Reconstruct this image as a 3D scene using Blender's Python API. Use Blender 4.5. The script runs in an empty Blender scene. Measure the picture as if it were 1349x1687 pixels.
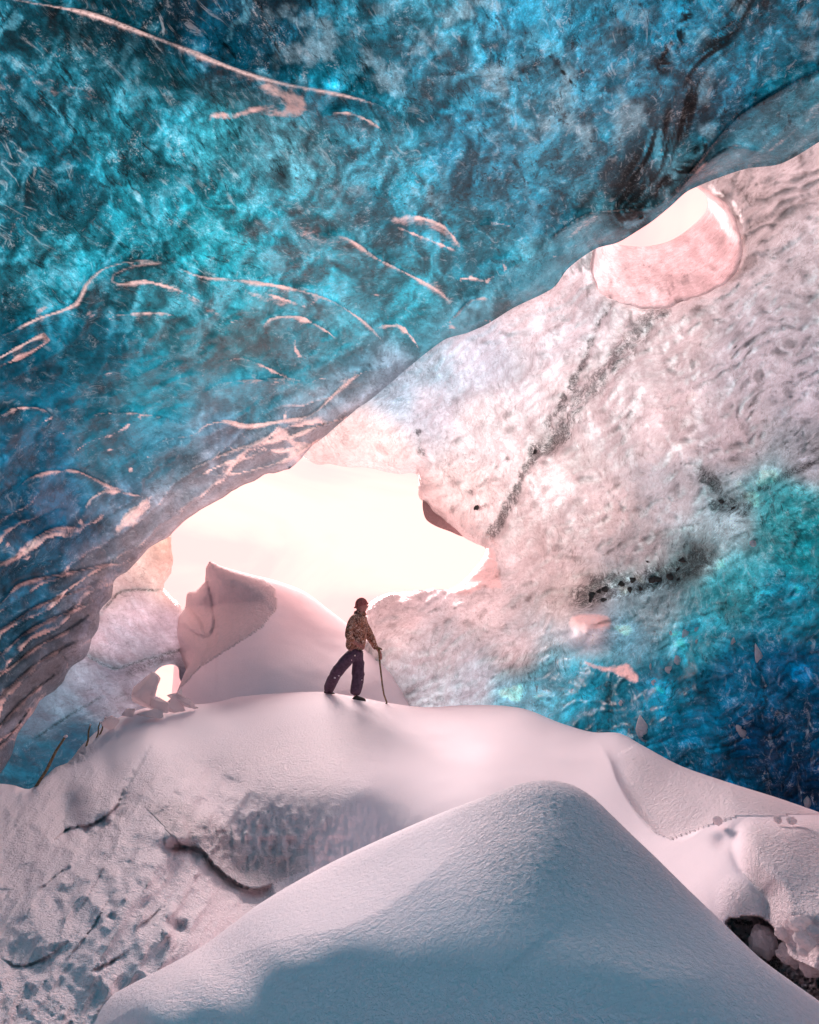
import bpy, math, random
import numpy as np
from mathutils import Vector, Matrix

random.seed(7); np.random.seed(7)
SC = bpy.context.scene
COL = SC.collection

# ------------------------------------------------------------------ camera
F = 1150.0                      # focal length in photo pixels (photo 1349 x 1687)
PITCH = math.radians(15.0)
cam = bpy.data.cameras.new('camera')
cam.sensor_fit = 'VERTICAL'; cam.sensor_height = 36.0
cam.lens = F * 36.0 / 1687.0
cam.clip_start = 0.05; cam.clip_end = 2000
cam_o = bpy.data.objects.new('camera', cam)
cam_o.location = (0, 0, 0); cam_o.rotation_euler = (math.radians(90) + PITCH, 0, 0)
COL.objects.link(cam_o); SC.camera = cam_o

# ------------------------------------------------------------------ world and sun
SUN_EL, SUN_AZ = 27.0, -14.0      # azimuth from +Y, clockwise (to the right)
w = bpy.data.worlds.new('World'); SC.world = w; w.use_nodes = True
nt = w.node_tree; nt.nodes.clear()
N = nt.nodes.new; L = nt.links.new
out = N('ShaderNodeOutputWorld'); bg = N('ShaderNodeBackground'); L(bg.outputs[0], out.inputs[0])
sky = N('ShaderNodeTexSky'); sky.sky_type = 'NISHITA'; sky.sun_disc = False
sky.sun_elevation = math.radians(SUN_EL); sky.sun_rotation = math.radians(SUN_AZ)
sky.dust_density = 3.0; sky.air_density = 1.0; sky.ozone_density = 1.0
tc = N('ShaderNodeTexCoord')
mp = N('ShaderNodeMapping'); mp.inputs['Scale'].default_value = (1.0, 1.0, 2.2); L(tc.outputs['Generated'], mp.inputs[0])
nz = N('ShaderNodeTexNoise'); nz.inputs['Scale'].default_value = 3.2; nz.inputs['Detail'].default_value = 6; nz.inputs['Distortion'].default_value = .8
L(mp.outputs[0], nz.inputs['Vector'])
cr = N('ShaderNodeValToRGB'); L(nz.outputs['Fac'], cr.inputs[0])
cr.color_ramp.elements[0].position = .42; cr.color_ramp.elements[0].color = (12.0, 5.5, 5.4, 1)
cr.color_ramp.elements[1].position = .57; cr.color_ramp.elements[1].color = (13.4, 7.0, 6.3, 1)
mx = N('ShaderNodeMix'); mx.data_type = 'RGBA'; mx.inputs[0].default_value = .985      # thin bright overcast
L(sky.outputs[0], mx.inputs[6]); L(cr.outputs[0], mx.inputs[7]); L(mx.outputs[2], bg.inputs[0])
bg.inputs[1].default_value = 0.095
sun = bpy.data.lights.new('sun', 'SUN'); sun.energy = 5.0; sun.angle = math.radians(21); sun.color = (1.0, .78, .76)
sun_o = bpy.data.objects.new('sun', sun); COL.objects.link(sun_o)
_e, _a = math.radians(SUN_EL), math.radians(SUN_AZ)
sdir = Vector((math.sin(_a) * math.cos(_e), math.cos(_a) * math.cos(_e), math.sin(_e)))
sun_o.rotation_euler = sdir.to_track_quat('Z', 'Y').to_euler(); sun_o.location = sdir * 60

SC.view_settings.view_transform = 'Standard'; SC.view_settings.look = 'None'
SC.view_settings.exposure = 0.62; SC.view_settings.gamma = 1.0; SC.view_settings.use_curve_mapping = False
SC.render.engine = 'CYCLES'
cy = SC.cycles
cy.use_denoising = True; cy.max_bounces = 8; cy.diffuse_bounces = 5; cy.glossy_bounces = 2
cy.transmission_bounces = 6; cy.transparent_max_bounces = 4; cy.sample_clamp_indirect = 6.0
cy.caustics_reflective = False; cy.caustics_refractive = False

# ------------------------------------------------------------------ maths helpers
FWD = np.array([0, math.cos(PITCH), math.sin(PITCH)])
UP = np.array([0, -math.sin(PITCH), math.cos(PITCH)])
RT = np.array([1.0, 0, 0])

def P(x, y, d):
    """world position of the point seen at photo pixel (x, y), d metres in front of the camera"""
    x = np.asarray(x, float); y = np.asarray(y, float); d = np.asarray(d, float)
    r = FWD + ((x - 674.5) / F)[..., None] * RT + ((843.5 - y) / F)[..., None] * UP
    return r * d[..., None]

def pv(x, y, d):
    return Vector(P(x, y, d).tolist())

def _hash(ix, iy, iz, s):
    h = (ix.astype(np.int64) * 374761393 + iy.astype(np.int64) * 668265263 + iz.astype(np.int64) * 2147483647 + s * 974634777) & 0xffffffff
    h = ((h ^ (h >> 13)) * 1274126177) & 0xffffffff
    h = (h ^ (h >> 16)) & 0xffffffff
    return h.astype(np.float64) / 4294967295.0

def vnoise(p, s=0):
    i = np.floor(p); f = p - i; f = f * f * f * (f * (f * 6 - 15) + 10)
    i = i.astype(np.int64); r = 0
    for dx in (0, 1):
        wx = f[..., 0] if dx else 1 - f[..., 0]
        for dy in (0, 1):
            wy = f[..., 1] if dy else 1 - f[..., 1]
            if p.shape[-1] == 3:
                for dz in (0, 1):
                    wz = f[..., 2] if dz else 1 - f[..., 2]
                    r = r + wx * wy * wz * _hash(i[..., 0] + dx, i[..., 1] + dy, i[..., 2] + dz, s)
            else:
                r = r + wx * wy * _hash(i[..., 0] + dx, i[..., 1] + dy, i[..., 0] * 0, s)
    return r * 2 - 1

def fbm(p, octv=4, s=0, gain=.5, ridged=False):
    a = 1.0; t = 0; n = 0
    for o in range(octv):
        v = vnoise(p * (2.03 ** o) + 17.3 * o, s + o)
        if ridged: v = 1 - 2 * np.abs(v)
        t = t + a * v; n += a; a *= gain
    return t / n

def voro(q, s=0, jit=.85):
    """2D cells: distance to the nearest and second nearest centre and a random value per cell"""
    i = np.floor(q).astype(np.int64); f = q - i
    d1 = np.full(q.shape[:-1], 9.0); d2 = d1.copy(); cid = np.zeros(q.shape[:-1])
    z = i[..., 0] * 0
    for dx in (-1, 0, 1):
        for dy in (-1, 0, 1):
            cx = .5 + jit * (_hash(i[..., 0] + dx, i[..., 1] + dy, z, s) - .5) + dx
            cy_ = .5 + jit * (_hash(i[..., 0] + dx, i[..., 1] + dy, z, s + 5) - .5) + dy
            d = np.hypot(cx - f[..., 0], cy_ - f[..., 1])
            h = _hash(i[..., 0] + dx, i[..., 1] + dy, z, s + 9)
            m = d < d1
            d2 = np.where(m, d1, np.minimum(d2, d)); cid = np.where(m, h, cid); d1 = np.where(m, d, d1)
    return d1, d2, cid

def sst(a, b, x):
    t = np.clip((x - a) / (b - a), 0, 1); return t * t * (3 - 2 * t)

def catmull(pts, step=8.0, closed=False):
    pts = np.array(pts, float); n = len(pts); outp = []
    rng = range(n if closed else n - 1)
    for k in rng:
        if closed: p0, p1, p2, p3 = pts[(k - 1) % n], pts[k], pts[(k + 1) % n], pts[(k + 2) % n]
        else: p0, p1, p2, p3 = pts[max(k - 1, 0)], pts[k], pts[k + 1], pts[min(k + 2, n - 1)]
        m = max(1, int(np.linalg.norm((p2 - p1)[:2]) / step))
        for j in range(m):
            t = j / m
            # centripetal-ish: damp the tangents so close points do not overshoot
            L12 = np.linalg.norm((p2 - p1)[:2]) + 1e-6
            t1 = (p2 - p0); t2 = (p3 - p1)
            t1 = t1 / (np.linalg.norm(t1[:2]) + 1e-6) * L12 * .9; t2 = t2 / (np.linalg.norm(t2[:2]) + 1e-6) * L12 * .9
            h = (2*t**3-3*t**2+1)*p1 + (t**3-2*t**2+t)*t1 + (-2*t**3+3*t**2)*p2 + (t**3-t**2)*t2
            outp.append(h)
    if not closed: outp.append(pts[-1])
    return np.array(outp)

def tps(ctrl, lam=0.0):
    """thin plate spline through control points (x, y, value)"""
    c = np.array(ctrl, float); xy = c[:, :2] / 500.0; n = len(c)
    r = np.linalg.norm(xy[:, None] - xy[None], axis=-1)
    K = np.where(r > 0, r * r * np.log(np.maximum(r, 1e-9)), 0) + lam * np.eye(n)
    Q = np.hstack([np.ones((n, 1)), xy])
    A = np.block([[K, Q], [Q.T, np.zeros((3, 3))]])
    w_ = np.linalg.solve(A, np.concatenate([c[:, 2], np.zeros(3)]))
    def f(X, Y):
        x = X / 500.0; y = Y / 500.0
        o = w_[n] + w_[n + 1] * x + w_[n + 2] * y
        for k in range(n):
            rr = (x - xy[k, 0]) ** 2 + (y - xy[k, 1]) ** 2
            o = o + w_[k] * .5 * rr * np.log(np.maximum(rr, 1e-12))
        return o
    return f

def inside(poly, X, Y):
    r = np.zeros(X.shape, bool); n = len(poly)
    for k in range(n):
        x1, y1 = poly[k][:2]; x2, y2 = poly[(k + 1) % n][:2]
        if y1 == y2: continue
        c = ((y1 > Y) != (y2 > Y)) & (X < (x2 - x1) * (Y - y1) / (y2 - y1) + x1)
        r ^= c
    return r

def pdist(pl, X, Y, rad=1e9):
    """distance to a polyline, the side (+1 left of travel, in image coordinates = above for left-to-right) and the run parameter"""
    D = np.full(X.shape, 1e6); S = np.ones(X.shape); U = np.zeros(X.shape)
    pl = np.asarray(pl)[:, :2]; seg = np.linalg.norm(np.diff(pl, axis=0), axis=1); cum = np.concatenate([[0], np.cumsum(seg)]); tot = cum[-1] + 1e-9
    for k in range(len(pl) - 1):
        ax, ay = pl[k]; bx, by = pl[k + 1]; dx, dy = bx - ax, by - ay; l2 = dx * dx + dy * dy + 1e-9
        if rad < 1e8:
            m = (X > min(ax, bx) - rad) & (X < max(ax, bx) + rad) & (Y > min(ay, by) - rad) & (Y < max(ay, by) + rad)
            if not m.any(): continue
            x, y = X[m], Y[m]
        else:
            m = None; x, y = X, Y
        t = np.clip(((x - ax) * dx + (y - ay) * dy) / l2, 0, 1)
        d = np.hypot(x - ax - t * dx, y - ay - t * dy)
        s = np.where(dx * (y - ay) - dy * (x - ax) < 0, 1.0, -1.0); u = (cum[k] + t * seg[k]) / tot
        if m is None:
            b = d < D; D = np.where(b, d, D); S = np.where(b, s, S); U = np.where(b, u, U)
        else:
            b = d < D[m]; D[m] = np.where(b, d, D[m]); S[m] = np.where(b, s, S[m]); U[m] = np.where(b, u, U[m])
    return D, S, U

def lin(c):
    c = np.asarray(c, float) / 255.0
    return np.where(c <= .04045, c / 12.92, ((c + .055) / 1.055) ** 2.4)

def idw(ctrl, X, Y, p=3.0):
    """blend of colour points (x, y, (r,g,b) 0..255), in linear light"""
    W = 0; O = 0
    for x, y, c in ctrl:
        w_ = 1.0 / (((X - x) ** 2 + (Y - y) ** 2 + 900.0) ** (p / 2)); W = W + w_
        O = O + w_[..., None] * np.log(lin(c) + .002)
    return np.exp(O / W[..., None]) - .002

def soft(c, top=.86):
    m = c.max(-1, keepdims=True); return np.maximum(c, 0) * (top * (1 - np.exp(-m / top)) / np.maximum(m, 1e-6)) ** .6 * np.minimum(1, (.93 / np.maximum(m, 1e-6))) ** .4

def axis(lo, hi, a, b, step, grow=1.12):
    """samples from lo to hi, spaced step between a and b and coarser outside"""
    mid = list(np.arange(a, b + step, step)); s = step; left = []; x = mid[0]
    while x > lo: s *= grow; x -= s; left.append(x)
    s = step; right = []; x = mid[-1]
    while x < hi: s *= grow; x += s; right.append(x)
    return np.array(left[::-1] + mid + right)

# ------------------------------------------------------------------ object helpers
def tag(o, label=None, cat=None, group=None, kind=None):
    if label: o['label'] = label
    if cat: o['category'] = cat
    if group: o['group'] = group
    if kind: o['kind'] = kind
    return o

def mesh_obj(name, V, Fc, mat, parent=None, smooth=True, attrs=None, loc=None):
    me = bpy.data.meshes.new(name)
    V = np.asarray(V, np.float32)
    if isinstance(Fc, np.ndarray):
        nf, k = Fc.shape
        me.vertices.add(len(V)); me.vertices.foreach_set('co', V.ravel())
        me.loops.add(nf * k); me.loops.foreach_set('vertex_index', Fc.astype(np.int32).ravel())
        me.polygons.add(nf); me.polygons.foreach_set('loop_start', np.arange(0, nf * k, k, dtype=np.int32))
        me.polygons.foreach_set('loop_total', np.full(nf, k, np.int32))
        me.update(calc_edges=True)
    else:
        me.from_pydata([tuple(v) for v in V.tolist()], [], Fc)
    me.polygons.foreach_set('use_smooth', np.full(len(me.polygons), smooth))
    for nm, (ty, arr) in (attrs or {}).items():
        a = me.attributes.new(nm, ty, 'POINT')
        a.data.foreach_set('color' if ty == 'FLOAT_COLOR' else ('vector' if ty == 'FLOAT_VECTOR' else 'value'), np.asarray(arr, np.float32).ravel())
    if mat: me.materials.append(mat)
    me.validate()
    o = bpy.data.objects.new(name, me); COL.objects.link(o)
    if parent: o.parent = parent
    if loc is not None: o.location = loc
    return o

def empty(name, loc, rz=0):
    o = bpy.data.objects.new(name, None); o.empty_display_size = .2; o.location = loc; o.rotation_euler = (0, 0, rz)
    COL.objects.link(o); return o

def layer(name, poly, depth, xs, ys, mat, holes=(), rim=(), post=None, snap=True, kind='structure', rimfilter=None, parent=None):
    """one surface: a sheet of quads over the outline poly (photo pixels) at its own depth, its edge carried on by rim:
    a list of world offsets (away from the camera, up)"""
    X, Y = np.meshgrid(xs, ys); ny, nx = X.shape
    ok = inside(poly, X, Y)
    for h in holes: ok &= ~inside(h, X, Y)
    idx = np.arange(nx * ny).reshape(ny, nx)
    cnt = ok[:-1, :-1].astype(int) + ok[1:, :-1] + ok[:-1, 1:] + ok[1:, 1:]
    keep = cnt >= 3
    q = np.stack([idx[:-1, :-1], idx[1:, :-1], idx[1:, 1:], idx[:-1, 1:]], -1)[keep]
    used = np.zeros(nx * ny, bool); used[q.ravel()] = True
    remap = -np.ones(nx * ny, np.int64); remap[used] = np.arange(used.sum())
    q = remap[q]; X = X.ravel()[used].copy(); Y = Y.ravel()[used].copy()
    # boundary edges
    e = np.concatenate([q[:, [0, 1]], q[:, [1, 2]], q[:, [2, 3]], q[:, [3, 0]]])
    key = np.sort(e, 1); k1 = key[:, 0] * (len(X) + 1) + key[:, 1]
    u, inv, c = np.unique(k1, return_inverse=True, return_counts=True)
    be = e[c[inv] == 1]
    bv = np.unique(be)
    if snap:
        loops = [poly] + list(holes)
        segs = [np.hstack([l[:, :2], np.roll(l[:, :2], -1, 0)]) for l in loops]; S = np.vstack(segs)
        for v in bv:
            ax, ay, bx, by = S[:, 0], S[:, 1], S[:, 2], S[:, 3]; dx, dy = bx - ax, by - ay
            t = np.clip(((X[v] - ax) * dx + (Y[v] - ay) * dy) / (dx * dx + dy * dy + 1e-9), 0, 1)
            px, py = ax + t * dx, ay + t * dy; d = np.hypot(px - X[v], py - Y[v]); j = d.argmin()
            if d[j] < 14: X[v], Y[v] = px[j], py[j]
    D = depth(X, Y); D = np.where(D < 3, 2 + np.exp(-np.clip(3 - D, 0, 30)), D); V = P(X, Y, D)
    attrs = {}
    if post: V, attrs = post(X, Y, D, V)
    if len(rim):
        if rimfilter is not None:
            m = rimfilter(X[be].mean(1), Y[be].mean(1)); be = be[m]; bv = np.unique(be)
        lut = -np.ones(len(X), np.int64); lut[bv] = np.arange(len(bv))
        base = V[bv]; away = base.copy(); away[:, 2] = 0; away /= np.linalg.norm(away, axis=1)[:, None] + 1e-9
        prev = bv; nV = [V]; tot = len(V); newf = []
        A2 = {k: [a[1]] for k, a in attrs.items()}
        for (fa, fu) in rim:
            nv = base + away * fa + np.array([0, 0, 1.0]) * fu
            cur = np.arange(tot, tot + len(bv)); nV.append(nv); tot += len(bv)
            newf.append(np.stack([prev[lut[be[:, 1]]] if prev is not bv else be[:, 1], prev[lut[be[:, 0]]] if prev is not bv else be[:, 0], cur[lut[be[:, 0]]], cur[lut[be[:, 1]]]], -1))
            prev = cur
            for k, a in attrs.items():
                b_ = a[1][bv].copy()
                if k == 'flow': b_ = nv
                A2[k].append(b_)
        V = np.vstack(nV); q = np.vstack([q] + newf); attrs = {k: (attrs[k][0], np.vstack(A2[k]) if attrs[k][1].ndim > 1 else np.concatenate(A2[k])) for k in attrs}
    o = mesh_obj(name, V, q, mat, attrs=attrs, parent=parent)
    if kind: o['kind'] = kind
    return o

# ------------------------------------------------------------------ node helpers and materials
class NT:
    def __init__(s, name):
        s.m = bpy.data.materials.new(name); s.m.use_nodes = True; s.t = s.m.node_tree; s.t.nodes.clear()
        s.out = s.t.nodes.new('ShaderNodeOutputMaterial')
    def n(s, ty, **kw):
        o = s.t.nodes.new(ty)
        for k, v in kw.items(): setattr(o, k, v)
        return o
    def l(s, a, b): s.t.links.new(a, b)
    def setv(s, sock, v):
        if isinstance(v, (int, float)): sock.default_value = v
        elif isinstance(v, (tuple, list)): sock.default_value = v
        else: s.l(v, sock)
    def math(s, op, a, b=None, c=None, clamp=False):
        o = s.n('ShaderNodeMath', operation=op, use_clamp=clamp); s.setv(o.inputs[0], a)
        if b is not None: s.setv(o.inputs[1], b)
        if c is not None: s.setv(o.inputs[2], c)
        return o.outputs[0]
    def attr(s, nm): return s.n('ShaderNodeAttribute', attribute_name=nm)
    def noise(s, vec, scale, detail=6, rough=.55, dist=0.0):
        o = s.n('ShaderNodeTexNoise'); s.setv(o.inputs['Vector'], vec)
        o.inputs['Scale'].default_value = scale; o.inputs['Detail'].default_value = detail
        o.inputs['Roughness'].default_value = rough; o.inputs['Distortion'].default_value = dist
        return o
    def voro(s, vec, scale, feature='F1', rnd=1.0):
        o = s.n('ShaderNodeTexVoronoi', feature=feature); s.setv(o.inputs['Vector'], vec); o.inputs['Scale'].default_value = scale
        o.inputs['Randomness'].default_value = rnd
        return o
    def ss(s, x, a, b, lo=0.0, hi=1.0):
        o = s.n('ShaderNodeMapRange', interpolation_type='SMOOTHSTEP'); s.setv(o.inputs[0], x)
        for k, v in zip((1, 2, 3, 4), (a, b, lo, hi)): s.setv(o.inputs[k], v)
        return o.outputs[0]
    def mix(s, f, a, b, mode='MIX'):
        o = s.n('ShaderNodeMix', data_type='RGBA', blend_type=mode); s.setv(o.inputs[0], f); s.setv(o.inputs[6], a); s.setv(o.inputs[7], b)
        return o.outputs[2]
    def vmul(s, v, k):
        o = s.n('ShaderNodeVectorMath', operation='MULTIPLY'); s.setv(o.inputs[0], v); s.setv(o.inputs[1], k); return o.outputs[0]
    def scale(s, v, k):
        o = s.n('ShaderNodeVectorMath', operation='SCALE'); s.setv(o.inputs[0], v); s.setv(o.inputs['Scale'], k); return o.outputs[0]
    def mapping(s, vec, rot=(0, 0, 0), sc=(1, 1, 1)):
        o = s.n('ShaderNodeMapping'); s.setv(o.inputs[0], vec); o.inputs['Rotation'].default_value = rot; o.inputs['Scale'].default_value = sc; return o.outputs[0]

def ice_material(name='glacier_ice', trans=.62, gloss=.55):
    m = NT(name)
    col = m.attr('col').outputs['Color']; flow = m.attr('flow').outputs['Vector']
    fx = m.attr('fx'); sp = m.n('ShaderNodeSeparateColor'); m.l(fx.outputs['Color'], sp.inputs[0])
    frost_glint, vein, con = sp.outputs[0], sp.outputs[1], sp.outputs[2]
    # stretched flow texture: crystals and bubbles drawn out along the glacier's flow
    n1 = m.noise(flow, 1.3, 10, .62, .9).outputs['Fac']
    fl2 = m.mapping(flow, rot=(0.5, 0.9, 0.3), sc=(1, .28, 1))
    n2 = m.noise(fl2, 5.5, 9, .66, 1.4).outputs['Fac']
    n3 = m.noise(flow, 14, 7, .72, .3).outputs['Fac']
    n4 = m.noise(flow, 55, 4, .7).outputs['Fac']
    sum_ = m.math('ADD', m.math('MULTIPLY', m.math('SUBTRACT', n1, .5), 4.2), m.math('MULTIPLY', m.math('SUBTRACT', n2, .5), 5.0))
    sum_ = m.math('ADD', sum_, m.math('MULTIPLY', m.math('SUBTRACT', n3, .5), 5.0))
    sum_ = m.math('ADD', sum_, m.math('MULTIPLY', m.math('SUBTRACT', n4, .5), 4.2))
    gain = m.math('POWER', 2.0, m.math('MULTIPLY', sum_, con))
    c = m.scale(col, gain)
    # short dark and pale strokes along the crystal flow
    sm = m.mapping(m.mapping(flow, rot=(0, 0, math.radians(24))), sc=(1, .26, .45))
    n5 = m.noise(sm, 15, 7, .78, .5).outputs['Fac']; n6 = m.noise(sm, 8, 8, .74, 1.2).outputs['Fac']
    big = m.noise(flow, 1.1, 4, .6, .8).outputs['Fac']
    c = m.mix(m.math('MULTIPLY', m.math('MULTIPLY', m.ss(n5, .52, .62), m.ss(big, .36, .6)), m.math('MULTIPLY', con, 1.75), clamp=True), c, m.scale(c, .22))
    c = m.mix(m.math('MULTIPLY', m.math('MULTIPLY', m.ss(n6, .54, .66), m.ss(big, .62, .42)), m.math('MULTIPLY', con, 1.2), clamp=True), c, m.mix(.5, m.scale(col, 2.2), (.45, .62, .66, 1)))
    # bubbly patches: clusters of tiny pale specks
    cl = m.ss(m.math('ADD', m.math('MULTIPLY', n2, .55), m.math('MULTIPLY', m.noise(flow, 2.3, 4, .6, 1.5).outputs['Fac'], .45)), .50, .64)
    spk = m.ss(m.math('ADD', m.math('MULTIPLY', n3, .5), m.math('MULTIPLY', n4, .5)), .50, .60)
    light = m.mix(.62, col, (.62, .78, .80, 1))
    c = m.mix(m.math('MULTIPLY', m.math('MULTIPLY', cl, spk), m.math('MULTIPLY', con, 1.1), clamp=True), c, light)
    # fine dark cracks
    vd = m.voro(m.mix(.12, flow, m.noise(flow, 5, 3, .6).outputs['Color']), 5.5, 'DISTANCE_TO_EDGE')
    ck = m.math('MULTIPLY', m.ss(vd.outputs['Distance'], .0, .03, 1, 0), m.ss(m.noise(flow, 1.7, 3).outputs['Fac'], .52, .62))
    c = m.mix(m.math('MULTIPLY', ck, .28), c, (.01, .03, .04, 1))
    # sediment veins
    vs = m.noise(m.mapping(flow, rot=(0, .55, .2), sc=(1.8, 1, .8)), 4.5, 6, .7, .6).outputs['Fac']
    vm = m.math('MULTIPLY', m.ss(vein, .02, .8), m.ss(m.math('ADD', m.math('ADD', m.math('MULTIPLY', vs, .45), m.math('MULTIPLY', n3, .55)), m.math('MULTIPLY', vein, .155)), .50, .64), clamp=True)
    c = m.mix(m.math('MULTIPLY', m.math('MULTIPLY', m.ss(vein, .0, .9), .6), m.ss(m.math('ADD', m.math('MULTIPLY', n3, .6), m.math('MULTIPLY', vs, .4)), .42, .60)), c, m.mix(.12, m.scale(c, .30), (.06, .06, .055, 1)))
    c = m.mix(m.math('MULTIPLY', vm, .85), c, m.mix(m.ss(n4, .42, .6), (.004, .010, .012, 1), m.scale(c, .55)))
    # pale colour: glints painted along scallop edges and patches, plus wall frost
    fr = m.ss(m.math('ADD', frost_glint, m.math('MULTIPLY', m.math('SUBTRACT', n3, .5), m.math('MULTIPLY', m.math('SUBTRACT', 1.0, frost_glint), 1.1))), .28, .85)
    c = m.mix(m.math('MULTIPLY', fr, m.ss(n3, .25, .6, .5, 1.0)), c, (.74, .66, .64, 1))
    # relief
    h = m.math('ADD', m.math('MULTIPLY', n2, .10), m.math('MULTIPLY', n3, .075))
    h = m.math('ADD', h, m.math('MULTIPLY', n4, .022))
    bp = m.n('ShaderNodeBump'); bp.inputs['Strength'].default_value = .8; bp.inputs['Distance'].default_value = 1.0; m.l(h, bp.inputs['Height'])
    dif = m.n('ShaderNodeBsdfDiffuse'); m.l(m.mix(.025, c, (.8, .8, .8, 1)), dif.inputs[0]); m.l(bp.outputs[0], dif.inputs['Normal'])
    tr = m.n('ShaderNodeBsdfTranslucent'); m.l(c, tr.inputs[0]); m.l(bp.outputs[0], tr.inputs['Normal'])
    mx1 = m.n('ShaderNodeMixShader'); mx1.inputs[0].default_value = trans; m.l(dif.outputs[0], mx1.inputs[1]); m.l(tr.outputs[0], mx1.inputs[2])
    gl = m.n('ShaderNodeBsdfGlossy'); gl.inputs['Roughness'].default_value = .13
    bs = m.n('ShaderNodeBump'); bs.inputs['Strength'].default_value = .35; bs.inputs['Distance'].default_value = 1.0; m.l(m.math('ADD', m.math('MULTIPLY', n2, .06), m.math('MULTIPLY', n3, .02)), bs.inputs['Height']); m.l(bs.outputs[0], gl.inputs['Normal'])
    fr_ = m.n('ShaderNodeFresnel'); fr_.inputs[0].default_value = 1.42; m.l(bs.outputs[0], fr_.inputs['Normal'])
    mx2 = m.n('ShaderNodeMixShader'); m.l(m.math('MULTIPLY', m.math('MULTIPLY', fr_.outputs[0], gloss), m.math('SUBTRACT', 1.0, m.math('MULTIPLY', vein, .85))), mx2.inputs[0]); m.l(mx1.outputs[0], mx2.inputs[1]); m.l(gl.outputs[0], mx2.inputs[2])
    m.l(mx2.outputs[0], m.out.inputs[0])
    return m.m

def snow_material(name='snow', tint=(.95, .825, .86)):
    m = NT(name)
    geo = m.n('ShaderNodeNewGeometry').outputs['Position']
    rough = m.attr('rough').outputs['Fac']; darken = m.attr('darken').outputs['Fac']
    fine = m.noise(geo, 260, 3, .7).outputs['Fac']
    g1 = m.noise(m.mapping(geo, sc=(1, 1, 1.6)), 42, 4, .62, .7).outputs['Fac']
    g2 = m.noise(geo, 13, 5, .6, .5).outputs['Fac']
    h = m.math('ADD', m.math('MULTIPLY', fine, .003), m.math('MULTIPLY', m.math('MULTIPLY', g1, rough), .05))
    h = m.math('ADD', h, m.math('MULTIPLY', m.math('MULTIPLY', g2, rough), .03))
    g0 = m.noise(m.mapping(geo, sc=(1, 1, 1.5)), 24, 3, .55, .7).outputs['Fac']
    h = m.math('ADD', h, m.math('MULTIPLY', m.math('MULTIPLY', m.ss(g0, .35, .62), rough), .011))
    bp = m.n('ShaderNodeBump'); bp.inputs['Strength'].default_value = .9; bp.inputs['Distance'].default_value = 1.0; m.l(h, bp.inputs['Height'])
    c = m.mix(m.math('MULTIPLY', m.ss(g2, .4, .7), m.math('MULTIPLY', rough, .25)), tint + (1,), (.72, .71, .73, 1))
    c = m.mix(m.math('MULTIPLY', darken, m.ss(g1, .3, .65), clamp=True), c, (.035, .033, .035, 1))
    b = m.n('ShaderNodeBsdfPrincipled'); m.l(c, b.inputs['Base Color']); b.inputs['Roughness'].default_value = .75
    b.inputs['Specular IOR Level'].default_value = .25
    m.l(bp.outputs[0], b.inputs['Normal']); m.l(b.outputs[0], m.out.inputs[0])
    return m.m

ICE = ice_material()
SNOW = snow_material()

# ==================================================================== ICE CEILING
A_edge = [(1900, -120), (1600, 60), (1440, 170), (1349, 228), (1285, 265), (1225, 274), (1135, 309), (1105, 335), (1075, 360), (1048, 378), (1018, 396), (980, 407),
          (935, 440), (915, 468), (895, 481), (845, 505), (805, 530), (770, 546), (735, 556), (705, 577), (672, 604), (640, 632),
          (606, 660), (570, 688), (535, 716), (505, 742), (490, 757), (474, 770), (445, 779), (420, 790), (389, 805), (365, 818), (333, 834), (300, 862), (278, 882), (250, 898), (230, 917),
          (215, 935), (190, 958), (182, 985), (165, 1005), (162, 1030), (150, 1052), (143, 1078), (118, 1098), (100, 1125), (72, 1150), (50, 1180), (30, 1212), (12, 1262), (-20, 1310),
          (-90, 1420), (-260, 1600), (-700, 1900)]
A_line = catmull(A_edge, 7)
_n = fbm(A_line[:, :2] / 40.0, 3, 3); A_line = A_line + (np.stack([_n, fbm(A_line[:, :2] / 31.0, 3, 8)], 1) * (5 * sst(700, 500, A_line[:, 0]))[:, None])
A_poly = np.vstack([A_line, [[-750, 1900], [-750, -800], [1900, -800]]])
A_depth = tps([(1349, 230, 8.6), (1135, 309, 10.5), (980, 407, 12.5), (845, 505, 14), (700, 575, 15.2), (606, 660, 15.8), (500, 753, 15.8), (389, 805, 15.4), (278, 882, 14.8),
               (190, 960, 13.6), (150, 1060, 12.8), (50, 1180, 11.6), (-90, 1420, 9.0), (0, 0, 6.2), (674, 0, 6.0), (1349, 0, 6.4), (0, 300, 7.3), (0, 600, 8.4), (0, 850, 9.3),
               (0, 1050, 10.4), (350, 300, 7.8), (350, 600, 10.8), (600, 400, 9.6), (900, 250, 8.7), (-500, 600, 6), (-500, 0, 5), (674, -600, 4.2), (0, -600, 4.2), (1500, -600, 4.2), (1800, 0, 6), (-700, 1500, 6)], .001)
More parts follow.
